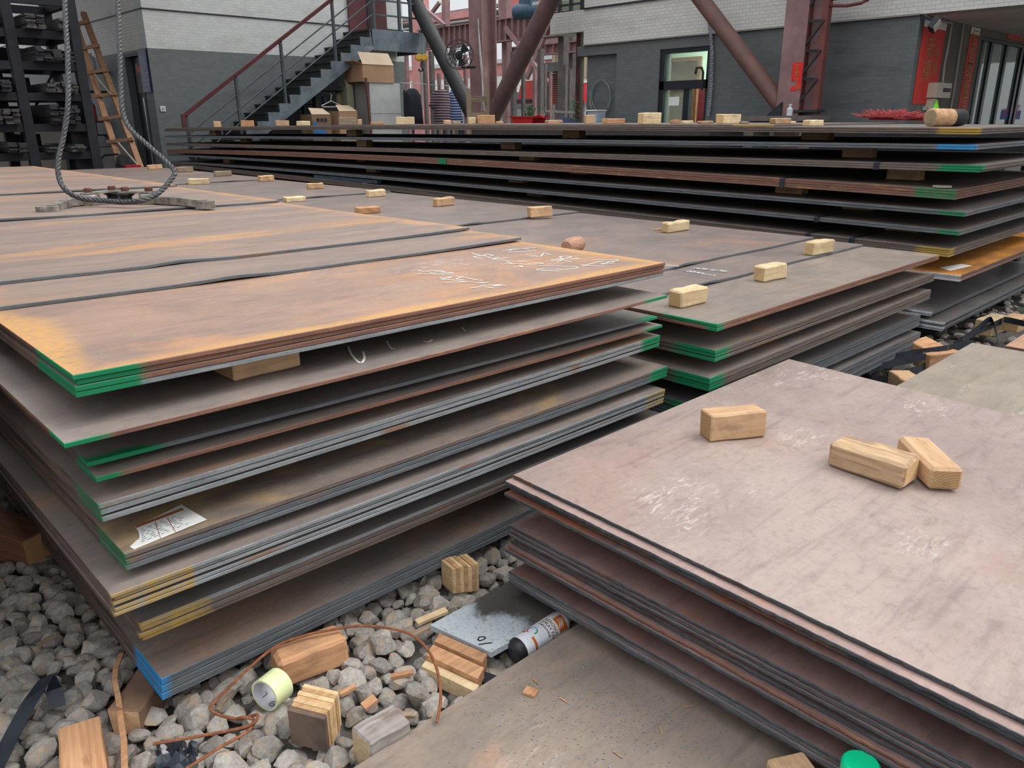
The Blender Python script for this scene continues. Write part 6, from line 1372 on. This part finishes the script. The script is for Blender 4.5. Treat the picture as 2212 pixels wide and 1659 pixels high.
# beige shed on the right of the opening
bs = thing('beige_shed', 'beige corrugated shed wall at the right of the yard opening', 'shed', (24, 20, 0)); ya_, yb2 = px_(1190, 120, 24).y, px_(1275, 120, 24).y
BEIGE = simple('beige_sheet', C(198, 188, 164), C(184, 174, 150), 2, .6); b = MB(); n = 26
for k in range(n): y_ = yb2-1+(ya_-yb2+1)*k/n; b.span((24+.06*(k % 2), y_, 0), (24.2, y_+(ya_-yb2+1)/n, 4.0))
b.build('sheet', BEIGE, bs); b = MB(); b.span((23.7, yb2-1, 4.0), (24.4, ya_+.2, 4.25)); b.build('eaves', MAR, bs)
b = MB(); b.tube([(23.8, ya_+.5, 4.0), (23.8, ya_+.35, 3.5), (23.8, ya_+.1, 3.3), (23.8, ya_+.1, 0)], .12, 8); b.build('drainpipe', BEIGE, bs)
at_box('grey_tank', 1172, 135, 1208, 155, 19, .8, simple('grey_panel', C(134, 138, 138), C(118, 122, 122), 3, .6), 'grey metal cabinet standing in the yard beyond the posts', 'cabinet')
at_box('cabinet_stand', 1174, 155, 1182, 260, 19.1, .1, ODG, 'grey-brown stand leg under the grey metal cabinet', 'post', zb=0)
b = MB()
for k in range(20): p = px_(1192, 160+5*k, 19); b.span((19, p.y-.3, p.z-.02), (19.6, p.y+.3, p.z+.02))
tag(b.build('metal_stack', simple('brown_bars', C(112, 84, 78))), 'stack of brown bars below the grey metal cabinet', 'bars', kind='stuff')
# trucks
RT = simple('truck_red', C(196, 66, 60), C(180, 56, 54), 3, .35); RT2 = simple('truck_pink_red', C(226, 52, 72), C(210, 44, 62), 3, .35)
def truck(x0, x1, yt, yb, X, mt, lab):
    ya_, yb2 = px_(x0, 200, X).y, px_(x1, 200, X).y; zt = px_((x0+x1)/2, yt, X).z; W = 2.2; r = thing('truck', lab, 'truck', (X, yb2, 0), 'trucks in the yard'); L = ya_-yb2
    prof_ = [(X, ya_, .9), (X, ya_, zt-.55*(zt-1.2)), (X, ya_-.12*L, zt-.12*(zt-1)), (X, ya_-.22*L, zt), (X, yb2, zt), (X, yb2, .9)]
    b = MB(); b.prism(prof_, (W, 0, 0)); b.build('cab', mt, r)
    zb0 = zt-.42*(zt-.9)
    b = MB(); b.span((X-.03, yb2+.1*L, zt-.95*(zt-1.2)*.9), (X, yb2+.45*L, zb0-.12)); b.build('side_window', GLD, r)
    b = MB(); b.span((X-.03, yb2+.55*L, zt-.95*(zt-1.2)*.9), (X, ya_-.06*L, zb0-.12)); b.build('side_window', GLD, r)
    b = MB(); b.span((X-.03, yb2, zb0-.02), (X, ya_, zb0+.10)); b.build('dark_band', STEEL, r)
    b = MB(); b.span((X-.02, yb2, zt-.02), (X+W, ya_-.2*L, zt+.06)); b.build('white_roof', WH, r)
    for dy in (.2, .8): MB().lathe([(0, -.15), (.45, -.15), (.48, 0), (.45, .15), (0, .15)], 18, 0, (X+.2, yb2+L*dy, .48), (1, 0, 0)).build('wheel', STEEL, r)
truck(1116, 1181, 173, 225, 21, RT, 'red truck cab with dark windows in the yard')
truck(1209, 1262, 180, 225, 21, RT2, 'bright pinkish-red truck cab at the right of the yard opening')
LG = simple('light_grey_sheet', C(160, 168, 168), C(144, 152, 152), 3, .5)
sd_ = thing('trailer_side', 'light grey ribbed trailer side low in the yard', 'trailer', (19.6, 20, .4)); ya_, yb2 = px_(870, 240, 19.6).y, px_(1262, 240, 19.6).y
zt = px_(1150, 224, 19.6).z
for k in range(6): z = zt-.13*(k+1); b = MB(); b.span((19.6+.02*(k % 2), yb2, max(z, 0)), (19.7, ya_, z+.125)); b.build('side_board', LG if k else simple('grey_board2', C(120, 126, 126)), sd_)
b = MB(); b.span((19.9, yb2, 0), (20.4, ya_, zt-.85)); b.build('chassis', STEEL, sd_)
# small things at the foot of the opening
rc_ = px_(1130, 258, 9.2); rx = simple('red_plastic', C(196, 36, 40), C(178, 28, 34), 4, .4)
crt = thing('red_crate', 'red plastic crate with green leaves in the yard opening', 'crate', (9.2, rc_.y, rc_.z-.18)); yy0, yy1 = px_(1104, 255, 9.2).y, px_(1152, 255, 9.2).y; z0, z1 = px_(1128, 268, 9.2).z, px_(1128, 254, 9.2).z
b = MB(); b.prism([(9.2, yy1+.05, z0), (9.2, yy0-.05, z0), (9.2, yy0, z1), (9.2, yy1, z1)], (.3, 0, 0)); b.build('crate_body', rx, crt); b = MB(); b.span((9.18, yy1-.03, z1), (9.52, yy0+.03, z1+.02)); b.build('rim', rx, crt)
GRN = simple('leaf_green', C(60, 112, 62), C(44, 88, 50), 10, .6); b = MB(); rr = random.Random(2)
for k in range(14):
    p = Vector((9.35, (yy0+yy1)/2+rr.uniform(-.1, .12), z1)); q = p+Vector((rr.uniform(-.05, .05), rr.uniform(-.08, .08), rr.uniform(.08, .2))); s = q+Vector((rr.uniform(-.04, .04), rr.uniform(-.09, .09), rr.uniform(-.04, .03))); b.ribbon([p, q, s], (rr.uniform(-1, 1), rr.uniform(-1, 1), 0), .018, .002)
b.build('leaves', GRN, crt)
b = MB(); b.span((8.9, px_(1060, 260, 9.2).y-4.4, z0-.4), (9.7, px_(1060, 260, 9.2).y+.2, z0-.002)); b.span((9.0, px_(1250, 260, 9.2).y, 0), (9.1, px_(1250, 260, 9.2).y+.1, z0-.4)); b.span((9.0, px_(1070, 260, 9.2).y, 0), (9.1, px_(1070, 260, 9.2).y+.1, z0-.4)); tag(b.build('work_bench', simple('dark_bench', C(70, 66, 64))), 'long dark bench behind the rear stack carrying the red crate', 'bench')
b = MB(); c = px_(1210, 262, 9.3); n = 12; vs_ = []; rr = random.Random(8)
for j in range(7):
    for i in range(n): vs_.append(Vector((9.2+j*.06, c.y-.28+i*.05, z0+.01+.09*math.sin(math.pi*i/(n-1))*math.sin(math.pi*j/6)*rr.uniform(.6, 1.2))))
b.add(vs_, [(j*n+i, j*n+i+1, (j+1)*n+i+1, (j+1)*n+i) for j in range(6) for i in range(n-1)]); tag(b.build('tarpaulin', simple('navy_cloth', C(44, 56, 86), C(34, 42, 66), 20, .8), smooth=True), 'crumpled navy cloth on the dark bench', 'cloth')
b = MB(); a_, c_ = px_(1177, 240, 9.6), px_(1240, 243, 9.6); b.bar((9.6, a_.y, a_.z), (9.6, c_.y, c_.z), .03); b.bar((9.6, a_.y, z0), (9.6, a_.y, a_.z), .03); m_ = px_(1197, 240, 9.6); b.bar((9.6, m_.y, z0), (9.6, m_.y, m_.z+.1), .035); tag(b.build('pipe_rail', simple('grey_pipe', C(150, 150, 146))), 'low grey pipe rail on the dark bench', 'rail')
b = MB(); c = px_(1170, 256, 9.25); b.tube([c+Vector((0, .12*math.cos(t*.33), .05*abs(math.sin(t*.5))+.0)) for t in range(16)], .012, 6); tag(b.build('red_hose', rx), 'short loop of red hose beside the red crate', 'hose')
pl_ = thing('hanging_plant', 'dark green leafy plant at the corner of the grey building', 'plant', px_(1240, 260, 10.2)); b = MB(); rr = random.Random(6); pc_ = px_(1240, 232, 10.2)
for k in range(90):
    p = pc_+Vector((rr.gauss(0, .06), rr.gauss(0, .07), rr.uniform(-.22, .12))); dv = Vector((rr.uniform(-1, 1), rr.uniform(-1, 1), rr.uniform(-1, .3))).normalized()*.035; sv = dv.orthogonal().normalized()*.012; b.add([p, p+dv*.5+sv, p+dv, p+dv*.5-sv], [(0, 1, 2, 3)])
b.build('leaves', GRN, pl_); b = MB(); b.tube([(pc_.x, pc_.y, .9), pc_, pc_+Vector((0, 0, .12))], .01, 6); b.build('stem', GRN, pl_); b = MB(); b.lathe([(0, 0), (.09, 0), (.11, .18), (.1, .18), (0, .16)], 14, 0, (pc_.x, pc_.y, .80)); b.build('pot', simple('dark_pot', C(70, 62, 58)), pl_); b = MB(); b.span((pc_.x-.15, pc_.y-.15, 0), (pc_.x+.15, pc_.y+.15, .8)); b.build('plinth', simple('grey_plinth', C(90, 90, 90)), pl_)
pb_ = thing('white_tub', 'small translucent white tub at the foot of the grey corner', 'tub', px_(1278, 262, 9.9)); c = px_(1279, 258, 9.9); b = MB(); b.span((9.9, c.y-.1, z0), (10.1, c.y+.1, px_(1279, 240, 9.9).z)); b.build('tub_body', simple('pale_blue_tub', C(176, 190, 200), rough=.3), pb_); b = MB(); b.span((9.88, c.y-.11, px_(1279, 240, 9.9).z), (10.12, c.y+.11, px_(1279, 240, 9.9).z+.02)); b.build('lid', PAPER, pb_); b = MB(); b.span((9.85, c.y-.2, 0), (10.2, c.y+.2, z0)); b.build('stand', STEEL, pb_)

# ------------------------------------------------------------------ bar rack at the left
YQ = 12.25; RK = simple('rack_steel', C(34, 36, 43), C(26, 27, 33), 6, .6)
rk = thing('bar_rack', 'tall dark steel rack stacked with flat bars at the left', 'rack', (1.5, YQ+.5, 0))
RX = [py_(x, 200, YQ).x for x in (46, 182)]; RXL = RX[0]-(RX[1]-RX[0])
xq = [RXL, RX[0], RX[1]]
for x in xq:
    for yy in (YQ, YQ+1.1): b = MB(); b.span((x-.06, yy-.06, 0), (x+.06, yy+.06, 4.8)); b.build('upright', RK, rk)
zs = [py_(60, y, YQ).z for y in (330, 268, 200, 133, 64, -10)]
for z in zs:
    for yy in (YQ, YQ+1.1): b = MB(); b.span((xq[0]-.06, yy-.04, z-.10), (xq[-1]+.06, yy+.04, z)); b.build('beam', RK, rk)
    for x in xq: b = MB(); b.span((x-.04, YQ, z-.09), (x+.04, YQ+1.1, z-.01)); b.build('arm', RK, rk)
for k, x in enumerate(xq[:2]): b = MB(); b.bar((x, YQ+1.1, zs[0]), (xq[k+1], YQ+1.1, zs[3]), .05, .03); b.build('cross_brace', RK, rk)
for k in range(2):
    for i, z in enumerate(zs[:5]):
        b = MB(); b.span((xq[k]+.06, YQ+1.12, z+.0), (xq[k+1]-.06-(.30 if (i+k) % 2 else .12), YQ+1.14, z+(zs[i+1]-z)*.62)); b.build('back_sheet', RK, rk)
b = MB(); b.span((xq[2]+.0, YQ+.08, zs[0]-.5), (xq[2]+.03, YQ+1.02, zs[2])); b.build('end_sheet', RK, rk)
BAR = simple('mill_bar', C(92, 90, 88), C(60, 58, 60), 30, .6, .2); BAR2 = simple('dark_mill_bar', C(64, 62, 64), C(44, 43, 46), 30, .6, .2); rr = random.Random(12)
bn = ['lowest', 'second', 'third', 'fourth', 'fifth']
for zi, z in enumerate(zs[:5]):
    gap = zs[zi+1]-z-.12
    for bi in range(2):
        x0, x1 = xq[bi]+.1, xq[bi+1]-.08; b = MB(); x = x0+rr.uniform(0, .15); hmax = gap*(.85 if zi in (1, 3) else .62)*rr.uniform(.8, 1)
        if bi == 1 and zi in (0,): hmax *= .6
        while x < x1-.12:
            w_ = rr.uniform(.07, .12); zz = z+.002; hh = hmax*rr.uniform(.6, 1)
            while zz < z+hh:
                t = rr.uniform(.016, .026); b.box((min(x+w_/2+rr.uniform(-.01, .01), x1-.05), YQ+.55+rr.uniform(-.06, .06), zz+t/2), (w_*rr.uniform(.85, 1), 1.5, t)); zz += t+.002
            x += w_+.006
            if rr.random() < .12: x += .15
        tag(b.build('flat_bars', BAR if (zi+bi) % 2 else BAR2), 'flat steel bars piled on the %s shelf, %s bay of the rack' % (bn[zi], ('left', 'right')[bi]), 'steel bars', 'bar piles in the rack', 'stuff')
b = MB(); b.span((-6, 11.6, 4.9), (XL0-.02, 20, 5.05)); b.build('ceiling_shade', simple('shade_canopy', C(90, 92, 96))); struct(bpy.data.objects['ceiling_shade'])  # unseen canopy added above the rack to darken it
b = MB(); b.span((-6, 19.6, 0), (XL0, 19.8, 1.5)); struct(b.build('wall_back', simple('pale_far_wall', C(200, 188, 180), C(180, 168, 160), 1, .8)))
for k, (x, y, w_, h_, cc, lab) in enumerate(((184, 240, .22, .35, C(196, 92, 84), 'red and white tin'), (186, 272, .2, .3, C(206, 120, 100), 'pinkish tin'), (188, 300, .2, .28, C(216, 168, 70), 'yellow tin'), (178, 165, .2, .5, C(200, 200, 198), 'white tall canister'), (182, 135, .3, .3, C(196, 198, 200), 'white jug'))):
    p = px_(x+12, y, XL0-.25); b = MB(); b.lathe([(0, 0), (.09, 0), (.09, h_*.8), (.05, h_*.9), (.05, h_), (0, h_)], 12, 0, (p.x, p.y, p.z-h_/2)); tag(b.build('tin', simple('stick_%d' % k, cc)), '%s on the narrow shelf behind the ladder' % lab, 'tin', 'tins behind the ladder')
    b = MB(); b.span((p.x-.12, p.y-.2, p.z-h_/2-.03), (XL0, p.y+.2, p.z-h_/2-.001)); struct(b.build('trim_%d' % (10+k), STEEL))

# ------------------------------------------------------------------ wooden ladder
LW = wood_mat('ladder_wood', C(178, 132, 96), C(148, 106, 76), C(110, 82, 62)); db, dt = 12.7, 13.2
lad = thing('wooden_ladder', 'rough wooden ladder leaning in front of the bar rack', 'ladder', pd(290, 400, db))
def dl(y): return db+(dt-db)*(365-y)/335
R0, R1 = pd(180, 28, dl(28)), pd(306, 368, dl(368)); L0, L1 = pd(152, 15, dl(15)), pd(262, 362, dl(362))
def ext(a, c): k = -a.z/(c.z-a.z); return a+(c-a)*k
for a, c in ((R0, R1), (L0, L1)):
    g = ext(a, c); b = MB(); b.bar(a, g, .085, .07); b.build('stile', LW, lad)
for (x0, y0, x1, y1) in ((155, 53, 192, 47), (168, 106, 214, 98), (184, 158, 230, 151), (200, 208, 252, 202), (214, 257, 270, 250), (231, 306, 288, 300)):
    b = MB(); b.bar(pd(x0, y0, dl(y0)-.06), pd(x1, y1, dl(y1)-.06), .06, .05); b.build('rung', LW, lad)
for (x0, y0, x1, y1) in ((203, 160, 240, 205), (255, 308, 300, 360)):
    b = MB(); b.tube([pd(x0, y0, dl(y0)-.1), pd(x1, y1, dl(y1)-.1)], .014, 6); b.build('stay_rod', simple('pale_rod', C(176, 166, 154)), lad)
# odds and ends at the ladder foot
mc = pd(252, 352, 12.45); mw = thing('cut_off_saw', 'black and teal cut-off saw with a bent handle at the ladder foot', 'power tool', (mc.x, mc.y, 0))
b = MB(); b.tube([pd(222, 365, 12.45), pd(219, 342, 12.45), pd(226, 335, 12.45), pd(255, 333, 12.45), pd(264, 345, 12.45), pd(268, 362, 12.45)], .02, 8); b.build('bent_handle', STEEL, mw)
b = MB(); b.lathe([(0, -.05), (.15, -.05), (.17, 0), (.15, .05), (0, .05)], 18, 0, pd(268, 356, 12.5), (.5, -.7, .2)); b.build('motor', IRON_D, mw, smooth=True)
b = MB(); c = pd(236, 366, 12.5); b.span((c.x-.2, c.y-.15, 0), (c.x+.5, c.y+.15, c.z)); b.build('teal_base', simple('teal_paint', C(40, 96, 100)), mw)
b = MB(); c = pd(284, 361, 12.4); b.span((c.x-.1, c.y-.08, 0), (c.x+.12, c.y+.08, c.z+.03)); tag(b.build('red_can', rx), 'small red can at the foot of the wooden ladder', 'can')
b = MB(); c = pd(222, 335, 13.4); b.span((c.x-.25, c.y-.05, 0), (c.x+.35, c.y+.2, c.z+.12)); tag(b.build('grey_board', CABS), 'grimy grey board behind the ladder foot', 'board')
